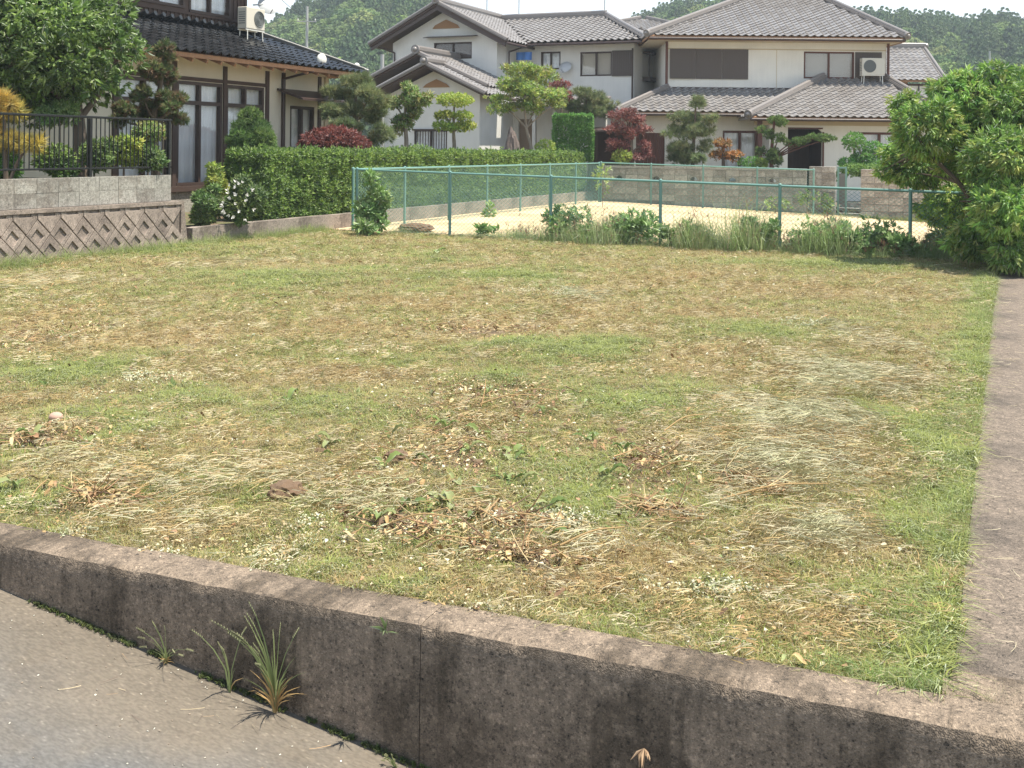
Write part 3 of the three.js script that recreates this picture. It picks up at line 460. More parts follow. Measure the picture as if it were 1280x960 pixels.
{ // ----- white gabled two-storey house behind the hedge -----
  const h = thing('white_gabled_house', 'white two storey house with gabled roofs behind the clipped hedge', 'house', [-18, -0.1, -40]);
  const X = (x) => x + 18, Y = (y) => y + 0.1, Z = (d) => 40 - d, rose = { mats: M.tileRose, w: 0.28, l: 0.27, sheet: M.wood };
  // upper gable
  const hole = [X(-21.3), X(-19.6), Y(5.2), Y(5.85)];
  obj('gable_wall', wallShape([[X(-23.2), 0], [X(-18.5), 0], [X(-18.5), Y(5.9)], [X(-20.85), Y(7.1)], [X(-23.2), Y(5.9)]], [hole], 0.15), M.plasterB, h);
  windowUnit(h, hole[0] + 0.02, hole[1] - 0.02, hole[2] + 0.02, hole[3] - 0.02, -0.02, { n: 2, back: M.wood, depth: 0.1 });
  obj('window_visor', polySlab([V3(hole[0] - 0.3, hole[3] + 0.2, 0.4), V3(hole[1] + 0.25, hole[3] + 0.2, 0.4), V3(hole[1] + 0.25, hole[3] + 0.27, 0.01), V3(hole[0] - 0.3, hole[3] + 0.27, 0.01)], 0.03), M.gutter, h);
  obj('gable_vent', new THREE.ExtrudeGeometry(new THREE.Shape([[-0.62, 0], [0.62, 0], [0.5, 0.14], [0, 0.36], [-0.5, 0.14]].map(p => new THREE.Vector2(...p))), { depth: 0.03, bevelEnabled: false }).translate(X(-20.75), Y(6.42), 0.005), M.tan, h);
  obj('side_wall', uvBox(box2(X(-18.65), X(-18.5), 0, Y(5.9), Z(46), Z(40.16))), M.plasterB, h);
  obj('far_side_wall', uvBox(box2(X(-23.2), X(-23.05), 0, Y(5.9), Z(46), Z(40.16))), M.plasterB, h);
  const rR = roofFace(h, [[X(-17.8), Y(5.78), Z(39.3)], [X(-17.8), Y(5.78), Z(45.5)], [X(-20.85), Y(7.35), Z(45.5)], [X(-20.85), Y(7.35), Z(39.3)]], { ...rose, budget: 90 });
  roofFace(h, [[X(-23.9), Y(5.78), Z(45.5)], [X(-23.9), Y(5.78), Z(39.3)], [X(-20.85), Y(7.35), Z(39.3)], [X(-20.85), Y(7.35), Z(45.5)]], rose);
  ridgeLine(rR, [X(-20.85), Y(7.36), Z(39.25)], [X(-20.85), Y(7.36), Z(45.5)], M.ridgeRose, { w: 0.22, h: 0.2, end: 0.15 });
  for (const s of [-1, 1]) ridgeLine(rR, [X(-20.85 + s * 3.08), Y(5.8), Z(39.34)], [X(-20.85), Y(7.38), Z(39.34)], M.ridgeRose, { w: 0.2, h: 0.06 });
  for (const s of [-1, 1]) obj('bargeboard', polySlab([V3(X(-20.85 + s * 3.0), Y(5.72), Z(39.36)), V3(X(-20.85), Y(7.26), Z(39.36)), V3(X(-20.85), Y(7.26), Z(39.41)), V3(X(-20.85 + s * 3.0), Y(5.72), Z(39.41))], 0.16), M.gutter, h);
  obj('downpipe', [bar(V3(X(-23.1), Y(4.4), 0.05), V3(X(-23.1), Y(5.5), 0.05), 0.035), bar(V3(X(-23.1), Y(5.5), 0.05), V3(X(-23.7), Y(5.75), 0.5), 0.035)], M.gutter, h);
  gutter(h, [X(-17.78), Y(5.7), Z(39.3)], [X(-17.78), Y(5.7), Z(42)]);
  // middle gable roof and front gable
  const rM = roofFace(h, [[X(-17.3), Y(3.85), Z(36.6)], [X(-17.3), Y(3.85), Z(40)], [X(-20.2), Y(5.12), Z(40)], [X(-20.2), Y(5.12), Z(36.6)]], { ...rose, budget: 60 });
  roofFace(h, [[X(-22.6), Y(4.05), Z(40)], [X(-22.6), Y(4.05), Z(36.6)], [X(-20.2), Y(5.12), Z(36.6)], [X(-20.2), Y(5.12), Z(40)]], rose);
  ridgeLine(rM, [X(-20.2), Y(5.14), Z(36.5)], [X(-20.2), Y(5.14), Z(40)], M.ridgeRose, { w: 0.22, h: 0.22, end: 0.17 });
  ridgeLine(rM, [X(-22.65), Y(4.04), Z(36.62)], [X(-20.2), Y(5.14), Z(36.62)], M.ridgeRose, { w: 0.2, h: 0.06 });
  ridgeLine(rM, [X(-17.3), Y(3.87), Z(36.62)], [X(-20.2), Y(5.14), Z(36.62)], M.ridgeRose, { w: 0.2, h: 0.06 });
  obj('middle_gable_wall', wallShape([[X(-22), 0], [X(-17.6), 0], [X(-17.6), Y(3.85)], [X(-20.2), Y(4.98)], [X(-22), Y(4.15)]], [], 0.15).translate(0, 0, Z(37.3)), M.plasterB, h);
  const fh = [X(-19.95), X(-18.6), Y(1.5), Y(2.27)];
  obj('front_gable_wall', wallShape([[X(-21), 0], [X(-17.3), 0], [X(-17.3), Y(3.55)], [X(-19.15), Y(4.42)], [X(-21), Y(3.6)]], [fh], 0.15).translate(0, 0, Z(36)), M.plasterB, h);
  obj('front_side_wall', uvBox(box2(X(-17.45), X(-17.3), 0, Y(3.6), Z(40), Z(36.16))), M.plasterB, h);
  windowUnit(h, fh[0] + 0.02, fh[1] - 0.02, fh[2], fh[3] - 0.02, Z(36) - 0.02, { n: 2, back: M.curtain });
  for (let i = 0; i < 12; i++) obj('lattice_bar', box2(fh[0] + 0.05 + i * 0.11, fh[0] + 0.07 + i * 0.11, fh[2], fh[3], Z(36) + 0.05, Z(36) + 0.07), M.woodFrame, h);
  obj('lattice_rail', [box2(fh[0] - 0.05, fh[1] + 0.05, fh[3] - 0.02, fh[3] + 0.04, Z(36) + 0.01, Z(36) + 0.09), box2(fh[0] - 0.05, fh[1] + 0.05, fh[2] - 0.02, fh[2] + 0.03, Z(36) + 0.01, Z(36) + 0.09)], M.woodFrame, h);
  obj('front_gable_vent', new THREE.ExtrudeGeometry(new THREE.Shape([[-0.55, 0], [0.55, 0], [0.42, 0.12], [0, 0.3], [-0.42, 0.12]].map(p => new THREE.Vector2(...p))), { depth: 0.03, bevelEnabled: false }).translate(X(-19.05), Y(3.82), Z(36) + 0.005), M.tan, h);
  const rF = roofFace(h, [[X(-16.75), Y(3.5), Z(35.3)], [X(-16.75), Y(3.5), Z(37.5)], [X(-19.15), Y(4.6), Z(37.5)], [X(-19.15), Y(4.6), Z(35.3)]], { ...rose, budget: 60 });
  roofFace(h, [[X(-21.5), Y(3.55), Z(37.5)], [X(-21.5), Y(3.55), Z(35.3)], [X(-19.15), Y(4.6), Z(35.3)], [X(-19.15), Y(4.6), Z(37.5)]], rose);
  ridgeLine(rF, [X(-19.15), Y(4.62), Z(35.25)], [X(-19.15), Y(4.62), Z(36.8)], M.ridgeRose, { w: 0.22, h: 0.2, end: 0.16 });
  ridgeLine(rF, [X(-21.55), Y(3.54), Z(35.32)], [X(-19.15), Y(4.62), Z(35.32)], M.ridgeRose, { w: 0.2, h: 0.06 });
  ridgeLine(rF, [X(-16.75), Y(3.52), Z(35.32)], [X(-19.15), Y(4.62), Z(35.32)], M.ridgeRose, { w: 0.2, h: 0.06 });
  gutter(h, [X(-16.73), Y(3.43), Z(35.3)], [X(-16.73), Y(3.43), Z(38)]);
  // low link to the wing with a boarded door and porch posts
  obj('link_wall', wallShape([[X(-17.3), 0], [X(-13.6), 0], [X(-13.6), Y(3.4)], [X(-17.3), Y(3.4)]], [[X(-17.1), X(-16.35), 0.05, Y(2.75)]], 0.15).translate(0, 0, Z(39)), M.plasterB, h);
  obj('boarded_door', uvBox(box2(X(-17.1), X(-16.35), 0.05, Y(2.75), Z(39.12), Z(39.08))), M.board, h);
  for (const x of [-16.2, -15.4, -14.6]) obj('porch_post', box2(X(x), X(x) + 0.12, 0, Y(3.2), Z(38.3), Z(38.2)), M.plasterB, h);
  obj('porch_roof', polySlab([V3(X(-17.2), Y(3.2), Z(37.9)), V3(X(-13.4), Y(3.2), Z(37.9)), V3(X(-13.4), Y(3.6), Z(39)), V3(X(-17.2), Y(3.6), Z(39))], 0.1), M.ridgeRose, h);
  // wing
  const wh = [X(-15.75), X(-14.42), Y(4.55), Y(5.5)], sh = [X(-17.45), X(-16.6), Y(4.85), Y(5.55)];
  obj('wing_wall', wallShape([[X(-18.49), 0], [X(-13.5), 0], [X(-13.5), Y(5.9)], [X(-18.49), Y(5.9)]], [wh, sh], 0.15).translate(0, 0, Z(42)), M.plasterB, h);
  windowUnit(h, wh[0] + 0.02, wh[1] - 0.02, wh[2] + 0.02, wh[3] - 0.02, Z(42) - 0.02, { n: 2, back: std({ color: lin(0.5, 0.46, 0.4) }), depth: 0.1 });
  windowUnit(h, sh[0] + 0.02, sh[1] - 0.02, sh[2] + 0.02, sh[3] - 0.02, Z(42) - 0.02, { n: 2, back: M.curtain, name: 'small_window' });
  shutterPanel(h, wh[1] + 0.02, X(-13.56), wh[2], wh[3], Z(42) + 0.01);
  obj('downpipe', bar(V3(X(-13.55), 0, Z(42) + 0.06), V3(X(-13.55), Y(5.6), Z(42) + 0.06), 0.035), M.gutter, h);
  const bq = (u, v) => { const p = onX(u, v, -13.5); return [-p.z, p.y]; }, [d0] = bq(803, 80), [d1] = bq(824, 80), yb = bq(812, 98)[1], yt = bq(812, 69)[1];
  obj('wing_side_wall', uvBox(box2(X(-13.65), X(-13.5), 0, Y(5.9), Z(48), Z(42.16))), M.plasterB, h);
  const bay = new THREE.Group(); bay.name = 'bay_window'; h.add(bay);
  obj('bay_box', [box2(X(-13.5), X(-13.2), Y(yb) - 0.15, Y(yb), Z(d1), Z(d0)), box2(X(-13.5), X(-13.18), Y(yt), Y(yt) + 0.06, Z(d1), Z(d0)), box2(X(-13.24), X(-13.2), Y(yb), Y(yt), Z(d0) - 0.07, Z(d0)), box2(X(-13.24), X(-13.2), Y(yb), Y(yt), Z(d1), Z(d1) + 0.07), box2(X(-13.24), X(-13.2), Y(yb), Y(yt), (Z(d1) + Z(d0)) / 2, (Z(d1) + Z(d0)) / 2 + 0.07)], M.woodFrame, bay);
  obj('bay_pane', box2(X(-13.215), X(-13.213), Y(yb), Y(yt), Z(d1) + 0.05, Z(d0) - 0.05), M.glass, bay); obj('bay_blind', box2(X(-13.4), X(-13.38), Y(yb), Y(yt), Z(d1) + 0.05, (Z(d0) + Z(d1)) / 2), M.whitePaint, bay);
  const rW = roofFace(h, [[X(-17.75), Y(5.86), Z(41.3)], [X(-12.85), Y(5.86), Z(41.3)], [X(-15.85), Y(7.3), Z(45.3)], [X(-20.8), Y(7.3), Z(45.3)]], { ...rose, budget: 90 });
  roofFace(h, [[X(-12.85), Y(5.86), Z(41.3)], [X(-12.85), Y(5.86), Z(49.3)], [X(-15.85), Y(7.3), Z(45.31)], [X(-15.85), Y(7.3), Z(45.3)]], rose);
  ridgeLine(rW, [X(-15.8), Y(7.3), Z(45.3)], [X(-20.8), Y(7.3), Z(45.3)], M.ridgeRose, { w: 0.22, h: 0.2 });
  ridgeLine(rW, [X(-12.85), Y(5.88), Z(41.3)], [X(-15.85), Y(7.32), Z(45.3)], M.ridgeRose, { w: 0.2, h: 0.14, end: 0.13 });
  roofFace(h, [[X(-12.85), Y(5.86), Z(49.3)], [X(-20.8), Y(5.86), Z(49.3)], [X(-20.8), Y(7.3), Z(45.32)], [X(-15.85), Y(7.3), Z(45.32)]], { ...rose, l: 0.6, w: 0.6 });
  gutter(h, [X(-17.9), Y(5.78), Z(41.26)], [X(-12.8), Y(5.78), Z(41.26)]);
  // balcony with washing
  const bal = new THREE.Group(); bal.name = 'balcony'; h.add(bal);
  obj('balcony_parapet', uvBox(box2(X(-18.48), X(-16.9), Y(4.2), Y(4.8), Z(41.05), Z(40.9))), M.plasterB, bal); obj('balcony_floor', box2(X(-18.48), X(-16.9), Y(4.05), Y(4.2), Z(41.98), Z(40.95)), M.plasterB, bal);
  obj('balcony_post', [bar(V3(X(-18.4), Y(4.1), Z(40.95)), V3(X(-18.4), Y(5.5), Z(40.95)), 0.03), bar(V3(X(-18.4), Y(5.5), Z(40.95)), V3(X(-17.9), Y(5.7), Z(41.2)), 0.03)], M.gutter, bal);
  const cloth = new THREE.PlaneGeometry(0.7, 0.3, 10, 3), cp = cloth.attributes.position; for (let i = 0; i < cp.count; i++) cp.setZ(i, 0.04 * Math.sin(cp.getX(i) * 20)); cloth.computeVertexNormals();
  const wash = tag(obj('washing', new THREE.BoxGeometry(0.7, 0.32, 0.02, 10, 2, 1), M.blue), 'blue washing hung on the upstairs balcony', 'laundry'); { const p = wash.geometry.attributes.position; for (let i = 0; i < p.count; i++) p.setZ(i, p.getZ(i) + 0.04 * Math.sin(p.getX(i) * 20)); wash.geometry.computeVertexNormals(); wash.position.set(-17.9, 5.35, -41.3); }
  dish(h, X(-16.3), Y(4.95), Z(42) + 0.35, 0.28, -0.1);
  for (const [x, d, hh] of [[-20.85, 44, 1.6], [-19.9, 45.3, 0.9], [-15.9, 45.3, 0.9]]) { const top = Y(7.5) + hh; obj('antenna', [bar(V3(X(x), Y(7.4), Z(d)), V3(X(x), top, Z(d)), 0.02, 5), ...(hh > 1 ? [] : [box(0.6, 0.015, 0.015, X(x), top - 0.05, Z(d)), box(0.015, 0.015, 0.5, X(x) + 0.2, top - 0.05, Z(d)), box(0.015, 0.015, 0.4, X(x) - 0.2, top - 0.05, Z(d))])], M.greyMetal, h); }
}

{ // ----- cream house with hipped roofs -----
  const hx = 9.9 * CY - 42 * SY, hd = 9.9 * SY + 42 * CY, h = thing('cream_hipped_house', 'cream two storey house with hipped rose grey tile roofs', 'house', [hx, -0.1, -hd], YAW);
  const Y = (y) => y + 0.1, rose = { mats: M.tileRose, w: 0.28, l: 0.27 };
  // upper storey
  const wh = [1.01, 2.9, Y(4.37), Y(5.38)];
  obj('upper_wall', wallShape([[-4.08, Y(3.6)], [4.1, Y(3.6)], [4.1, Y(5.85)], [-4.08, Y(5.85)]], [wh], 0.15), M.plasterC, h);
  for (const x of [-4.08, 3.95]) obj('upper_side_wall', uvBox(box2(x, x + 0.15, Y(3.4), Y(5.8), -7.4, -0.151)), M.plasterC, h);
  obj('wall_trim', box2(-4.09, 4.11, Y(5.42), Y(5.46), 0.002, 0.02), M.frieze, h);
  obj('wall_joint', box2(-0.02, 0.0, Y(3.7), Y(5.42), 0.001, 0.006), M.frieze, h);
  windowUnit(h, wh[0] + 0.03, wh[1] - 0.03, wh[2] + 0.03, wh[3] - 0.03, -0.02, { n: 2, fr: M.redwood, back: std({ color: lin(0.4, 0.38, 0.35), roughness: 0.6 }), depth: 0.1 });
  shutterPanel(h, 2.93, 3.92, Y(4.36), Y(5.34), 0.006);
  for (let i = 0; i < 3; i++) shutterPanel(h, -4.02 + i * 0.985, -3.05 + i * 0.985, Y(4.34), Y(5.4), 0.006 + (i === 0 ? 0.03 : 0));
  obj('corner_pipe', bar(V3(4.16, Y(4.2), 0.05), V3(4.16, Y(5.7), 0.05), 0.05, 8), M.redwood, h); obj('corner_pipe', bar(V3(-4.14, Y(4), 0.05), V3(-4.14, Y(5.7), 0.05), 0.05, 8), M.redwood, h);
  const eL = V3(-4.95, Y(5.84), 0.85), eR = V3(4.55, Y(5.84), 0.85), rL = V3(-0.35, Y(7.84), -3.6), rRt = V3(2.6, Y(7.84), -3.6), bL = V3(-4.95, Y(5.84), -8), bR = V3(4.55, Y(5.84), -8);
  const up = roofFace(h, [eL, eR, rRt, rL], { ...rose, budget: 150, name: 'upper_roof' });
  roofFace(h, [eR, bR, rRt.clone(), rRt], { ...rose, name: 'upper_roof_side' }); roofFace(h, [bL, eL, rL, rL.clone()], { ...rose, name: 'upper_roof_side' }); roofFace(h, [bR, bL, rL, rRt], { ...rose, w: 0.6, l: 0.6, name: 'upper_roof_back' });
  ridgeLine(up, rL, rRt, M.ridgeRose, { w: 0.3, h: 0.5 }); ridgeLine(up, eL, rL, M.ridgeRose, { w: 0.22, h: 0.15, end: 0.14 }); ridgeLine(up, eR, rRt, M.ridgeRose, { w: 0.22, h: 0.15, end: 0.14 });
  obj('soffit', box2(-4.85, 4.45, Y(5.7), Y(5.74), -7.8, 0.78), M.frieze, h);
  obj('fascia', [box2(-4.92, 4.52, Y(5.68), Y(5.76), 0.78, 0.84), box2(4.46, 4.52, Y(5.68), Y(5.76), -7.9, 0.779)], M.soffit, h);
  gutter(h, [-4.9, Y(5.74), 0.9], [4.5, Y(5.74), 0.9], 0.05);
  // lower left roof and wall
  const lf = roofFace(h, [[-6.16, Y(2.98), 2.15], [1.5, Y(2.98), 2.15], [1.5, Y(3.93), 0.01], [-4.05, Y(3.93), 0.01]], { ...rose, budget: 70, name: 'lower_roof' });
  roofFace(h, [[-6.16, Y(2.98), -6], [-6.16, Y(2.98), 2.15], [-4.09, Y(3.93), 0.01], [-4.09, Y(3.93), -6]], { ...rose, name: 'lower_roof_side' });
  ridgeLine(lf, [-6.16, Y(3), 2.15], [-4.07, Y(3.95), 0.01], M.ridgeRose, { w: 0.2, h: 0.12, end: 0.13 });
  obj('wall_flashing', box2(-4.05, 1.7, Y(3.93), Y(4.0), 0.01, 0.06), M.gutter, h);
  gutter(h, [-6.15, Y(2.9), 2.2], [-1.6, Y(2.9), 2.2], 0.05);
  const lw = [-2.25, -1.0, Y(0.5), Y(2.35)], dr = [-5.4, -4.35, 0.02, Y(2.25)];
  obj('left_wall', wallShape([[-5.5, 0], [-0.85, 0], [-0.85, Y(2.95)], [-5.5, Y(2.95)]], [lw, dr], 0.15).translate(0, 0, 1.3), M.plasterC, h);
  obj('left_return_wall', uvBox(box2(-5.5, -5.35, 0, Y(2.9), -6, 1.149)), M.plasterC, h);
  windowUnit(h, lw[0] + 0.03, lw[1] - 0.03, lw[2], lw[3] - 0.03, 1.28, { n: 2, fr: M.redwood, t: 0.08 });
  for (let i = 0; i < 7; i++) obj('door_board', uvBox(box2(dr[0] + i * 0.15, dr[0] + 0.142 + i * 0.15, dr[2], dr[3], 1.2, 1.23 + 0.004 * (i % 2))), M.redwood, h);
  // lower right roof, porch and wall
  const rg = roofFace(h, [[-1.75, Y(2.8), 3.5], [5.25, Y(2.8), 3.5], [3.96, Y(4.36), 0.02], [1.77, Y(4.36), 0.02]], { ...rose, budget: 80, name: 'porch_roof' });
  roofFace(h, [[-1.75, Y(2.8), 1.6], [-1.75, Y(2.8), 3.5], [1.77, Y(4.36), 0.02], [1.77, Y(4.36), 0.01]], { ...rose, sheet: M.ridgeRose, name: 'porch_roof_side' });
  roofFace(h, [[5.25, Y(2.8), 3.5], [5.25, Y(2.8), -6], [4.12, Y(4.36), -6], [4.12, Y(4.36), 0.02]], { ...rose, name: 'porch_roof_side' });
  ridgeLine(rg, [-1.75, Y(2.82), 3.5], [1.77, Y(4.38), 0.04], M.ridgeRose, { w: 0.22, h: 0.15, end: 0.16 }); ridgeLine(rg, [5.25, Y(2.82), 3.5], [4.0, Y(4.38), 0.04], M.ridgeRose, { w: 0.22, h: 0.15, end: 0.14 });
  gutter(h, [-1.74, Y(2.72), 3.55], [5.3, Y(2.72), 3.55], 0.05);
  obj('beam', box2(-1.4, 5, Y(2.55), Y(2.7), 2.62, 2.7), M.frieze, h);
  const en = [-0.2, 1.02, 0.02, Y(2.42)], rw = [2.1, 3.95, Y(0.9), Y(2.32)];
  const sh = new THREE.Shape([[-0.85, 0], [en[0], 0], [en[0], en[3]], [en[1] - 0.12, en[3]], [en[1], en[3] - 0.12], [en[1], 0], [4.75, 0], [4.75, Y(2.85)], [-0.85, Y(2.85)]].map(p => new THREE.Vector2(...p))); sh.holes.push(new THREE.Path([[rw[0], rw[2]], [rw[0], rw[3]], [rw[1], rw[3]], [rw[1], rw[2]]].map(p => new THREE.Vector2(...p))));
  obj('right_wall', uvBox(new THREE.ExtrudeGeometry(sh, { depth: 0.15, bevelEnabled: false }).translate(0, 0, 2.45)), M.plasterC, h);
  obj('right_return_wall', uvBox(box2(-0.85, -0.7, 0, Y(2.8), 1.16, 2.449)), M.plasterC, h); obj('right_return_wall', uvBox(box2(4.6, 4.75, 0, Y(2.8), -6, 2.449)), M.plasterC, h);
  obj('porch_lining', [box2(-0.3, -0.22, 0, Y(2.5), 0.8, 2.44), box2(1.04, 1.12, 0, Y(2.5), 0.8, 2.44), box2(-0.3, 1.12, Y(2.43), Y(2.5), 0.8, 2.44), box2(-0.3, 1.12, 0, Y(2.5), 0.7, 0.79)], M.wood, h);
  obj('entrance_door', box2(0.0, 0.9, 0.05, Y(2.1), 0.8, 0.84), M.wood, h); obj('porch_frame', [box2(en[1], en[1] + 0.05, 0, en[3] - 0.1, 2.6, 2.63), box2(en[0], en[1], en[3], en[3] + 0.05, 2.6, 2.63)], M.redwood, h);
  obj('porch_rail', box2(0.7, 1.0, 0.1, Y(0.55), 2.2, 2.26), M.redwood, h);
  windowUnit(h, rw[0] + 0.03, rw[1] - 0.03, rw[2], rw[3] - 0.03, 2.58, { n: 2, fr: M.redwood, t: 0.08 });
  obj('porch_post', box2(-1.35, -1.2, 0, Y(2.7), 2.9, 3.05), M.redwood, h);
  obj('interior_floor', box2(-5.3, 4.6, 0.0, 0.05, -6, 0.6), M.wood, h); obj('rear_wall', box2(-4.08, 4.1, 0, Y(5.7), -7.5, -7.4), M.plasterC, h);
  const q = V3(3.4, Y(4.36) - 0.26, 0.55).applyAxisAngle(V3(0, 1, 0), YAW); acUnit('cream air conditioner on a stand on the rose tiled lower roof', [hx + q.x, q.y + 0.02, -hd + q.z], YAW, 1.05);
}
{ // house behind on the right, and a roof between the two houses
  const p = atZ(1112, 100, 56), q = atZ(1190, 100, 56), yE = p.y, yR = atZ(1150, 58, 59).y;
  const h = thing('far_tiled_house', 'far house with pale tiled roof beyond the cream house', 'house', [p.x, -0.1, p.z], YAW), rose = { mats: M.tileRose, w: 0.3, l: 0.3 };
  const L = 4, W = 3.2; obj('wall', uvBox(box2(-L + 1, W - 0.5, 0, yE - 0.05, -5, -0.5)), M.redwood, h);
  const r = roofFace(h, [[-L, yE + 0.1, 0], [W - 0.35, yE + 0.1, 0], [W - 0.35, yR, -3], [-L, yR, -3]], { ...rose, budget: 60 });
  roofFace(h, [[W - 0.35, yE + 0.1, -6], [-L, yE + 0.1, -6], [-L, yR, -3.01], [W - 0.35, yR, -3.01]], { ...rose, w: 0.6, l: 0.6 });
  ridgeLine(r, [W - 0.3, yR, -3], [-L, yR, -3], M.ridgeRose, { w: 0.25, h: 0.2, end: 0.15 }); ridgeLine(r, [W - 0.4, yE + 0.12, 0], [W - 0.4, yR, -3], M.ridgeRose, { w: 0.2, h: 0.08 });
  windowUnit(h, 0.3, 2.3, yE - 0.75, yE - 0.12, -0.47, { n: 3, back: M.whitePaint, depth: 0.025 });
  const a = atZ(800, 38, 60), t = thing('far_hipped_house', 'distant house whose tiled hip shows between the two white houses', 'house', [a.x, -0.1, a.z], YAW), yt = atZ(808, 21, 62).y;
  obj('wall', uvBox(box2(-2.4, 2.4, 0, a.y, -4.5, -0.6)), M.plasterB, t);
  const r2 = roofFace(t, [[-3.2, a.y + 0.1, 0], [3.2, a.y + 0.1, 0], [0.6, yt, -2.4], [0.3, yt, -2.4]], { ...rose, w: 0.3 });
  roofFace(t, [[-3.2, a.y + 0.1, -5], [-3.2, a.y + 0.1, 0], [0.3, yt, -2.4], [0.3, yt, -2.4]], rose); roofFace(t, [[3.2, a.y + 0.1, 0], [3.2, a.y + 0.1, -5], [0.6, yt, -2.4], [0.6, yt, -2.4]], rose);
  ridgeLine(r2, [-3.2, a.y + 0.1, 0], [0.3, yt, -2.4], M.ridgeRose, { w: 0.2, h: 0.15 }); ridgeLine(r2, [3.2, a.y + 0.1, 0], [0.6, yt, -2.4], M.ridgeRose, { w: 0.2, h: 0.15, end: 0.1 });
}
{ // dark open carport between the white house and the cream house
  const p = atZ(748, 200, 38.5), c = thing('carport', 'dark open shed with a lean roof behind the red maple', 'shed', [p.x, -0.1, p.z], YAW);
  obj('roof', polySlab([V3(-0.3, 2.35, 0.6), V3(1.6, 2.55, 0.6), V3(1.6, 2.7, -2.5), V3(-0.3, 2.5, -2.5)], 0.06), M.gutter, c);
  for (const x of [-0.1, 1.4]) obj('post', box(0.09, 2.4, 0.09, x, 1.2, 0.4), M.wood, c);
  obj('rear_wall', box(1.7, 2.45, 0.05, 0.65, 1.22, -2.3), M.wood, c); obj('side_wall', [box(0.05, 2.3, 2.6, -0.15, 1.15, -1.0)], M.wood, c);
}

// ---------- vegetation ----------
function leafGeo(len, wid, fold = 0.2, droop = 0.15) {   // base at the origin, length along z, two halves folded on the midrib
  const g = new THREE.BufferGeometry(), w = wid / 2, m = len * 0.45;
  g.setAttribute('position', new THREE.Float32BufferAttribute([0, 0, 0, -w, fold * wid, m, 0, -droop * len, len, w, fold * wid, m], 3)); g.setIndex([0, 1, 2, 0, 2, 3]); g.computeVertexNormals(); return g.toNonIndexed();
}
function sprigGeo(n, len, wid, spread = 1) {             // leaves round a twig that points along z
  const out = []; for (let i = 0; i < n; i++) { const l = leafGeo(len * (0.75 + 0.5 * hash(i, n, 1)), wid); l.rotateX(-0.5 * spread - 0.5 * hash(i, n, 2)); l.rotateZ(i * 2.4 + hash(i, n, 3)); l.translate(0, 0, len * 0.5 * i / n); out.push(l); } return merge(out);
}
function needleGeo(n, len, wid) {
  const out = []; for (let i = 0; i < n; i++) { const g = new THREE.BufferGeometry(); g.setAttribute('position', new THREE.Float32BufferAttribute([-wid / 2, 0, 0, wid / 2, 0, 0, 0, 0, len * (0.7 + 0.5 * hash(i, n, 4))], 3)); g.computeVertexNormals(); g.rotateX(-1.1 * hash(i, n, 5)); g.rotateZ(i * 2.4); out.push(g); } return merge(out);
}
const GEO = {
  camellia: sprigGeo(4, 0.115, 0.05), long: sprigGeo(7, 0.115, 0.03, 0.9), hedge: sprigGeo(5, 0.05, 0.026), small: sprigGeo(5, 0.06, 0.03), maple: sprigGeo(6, 0.09, 0.03, 1.3),
  pine: needleGeo(18, 0.16, 0.012), juniper: needleGeo(14, 0.09, 0.018), clump: sprigGeo(7, 0.1, 0.04, 1.2), broad: sprigGeo(4, 0.17, 0.08, 1.1),
};
const tmpM = new THREE.Matrix4(), tmpQ = new THREE.Quaternion(), tmpE = new THREE.Euler(), tmpC = new THREE.Color(), Zax = V3(0, 0, 1);
function scatter(name, parent, geo, mat, items, label) {   // items: [position, direction, size, colour, spin]
  const im = shade(new THREE.InstancedMesh(geo, mat, items.length)); im.name = parent === scene ? numbered(name) : name; im.userData.kind = 'stuff';
  items.forEach(([p, d, s, c, spin], i) => { tmpQ.setFromUnitVectors(Zax, d); if (spin !== undefined) tmpQ.multiply(new THREE.Quaternion().setFromAxisAngle(Zax, spin)); tmpM.compose(p, tmpQ, typeof s === 'number' ? V3(s, s, s) : s); im.setMatrixAt(i, tmpM); im.setColorAt(i, tmpC.setRGB(c[0], c[1], c[2])); });
  im.instanceMatrix.needsUpdate = true; parent.add(im); return im;
}
const onSphere = () => { const z = rr(-1, 1), a = rr(0, 6.2832), r = Math.sqrt(1 - z * z); return V3(r * Math.cos(a), z, r * Math.sin(a)); };
// leaves in the shells of ellipsoids [centre, rx, ry, rz]
function leavesIn(blobs, n, cols, { out = 0.75, up = 0.25, droop = 0, fill = 0.25, size = [0.75, 1.3], lump = 0.22, flatBottom = 0 } = {}) {
  const items = [], wt = blobs.map(b => (b[1] * b[3] + b[1] * b[2] + b[2] * b[3])), tot = wt.reduce((a, b) => a + b, 0);
  blobs.forEach((b, bi) => {
    const tw = rr(0.78, 1.22), ty = rr(0.9, 1.12);
    const k = Math.round(n * wt[bi] / tot);
    for (let i = 0; i < k; i++) {
      const d = onSphere(); if (flatBottom && d.y < -0.25 && rnd() < flatBottom) d.y = -0.25 * rnd();
      const r = (rnd() < fill ? Math.cbrt(rnd()) : 1 - Math.abs(gauss()) * 0.14) * (1 - lump + 2 * lump * vn3(V3(d.x * b[1] + b[0].x, d.y * b[2] + b[0].y, d.z * b[3] + b[0].z), 3.2, bi));
      const p = V3(b[0].x + d.x * b[1] * r, b[0].y + d.y * b[2] * r, b[0].z + d.z * b[3] * r);
      const dir = d.clone().multiplyScalar(out).add(onSphere().multiplyScalar(0.7)).add(V3(0, up - droop, 0)).normalize(), t = rnd(), c = cols[Math.floor(rnd() * cols.length)], j = 0.75 + 0.5 * t;
      items.push([p, dir, rr(size[0], size[1]) * (rnd() < 0.2 ? 0.6 : 1), [c[0] * j * tw * ty, c[1] * j * tw, c[2] * j * tw], rr(0, 6.28)]);
    }
  });
  return items;
}
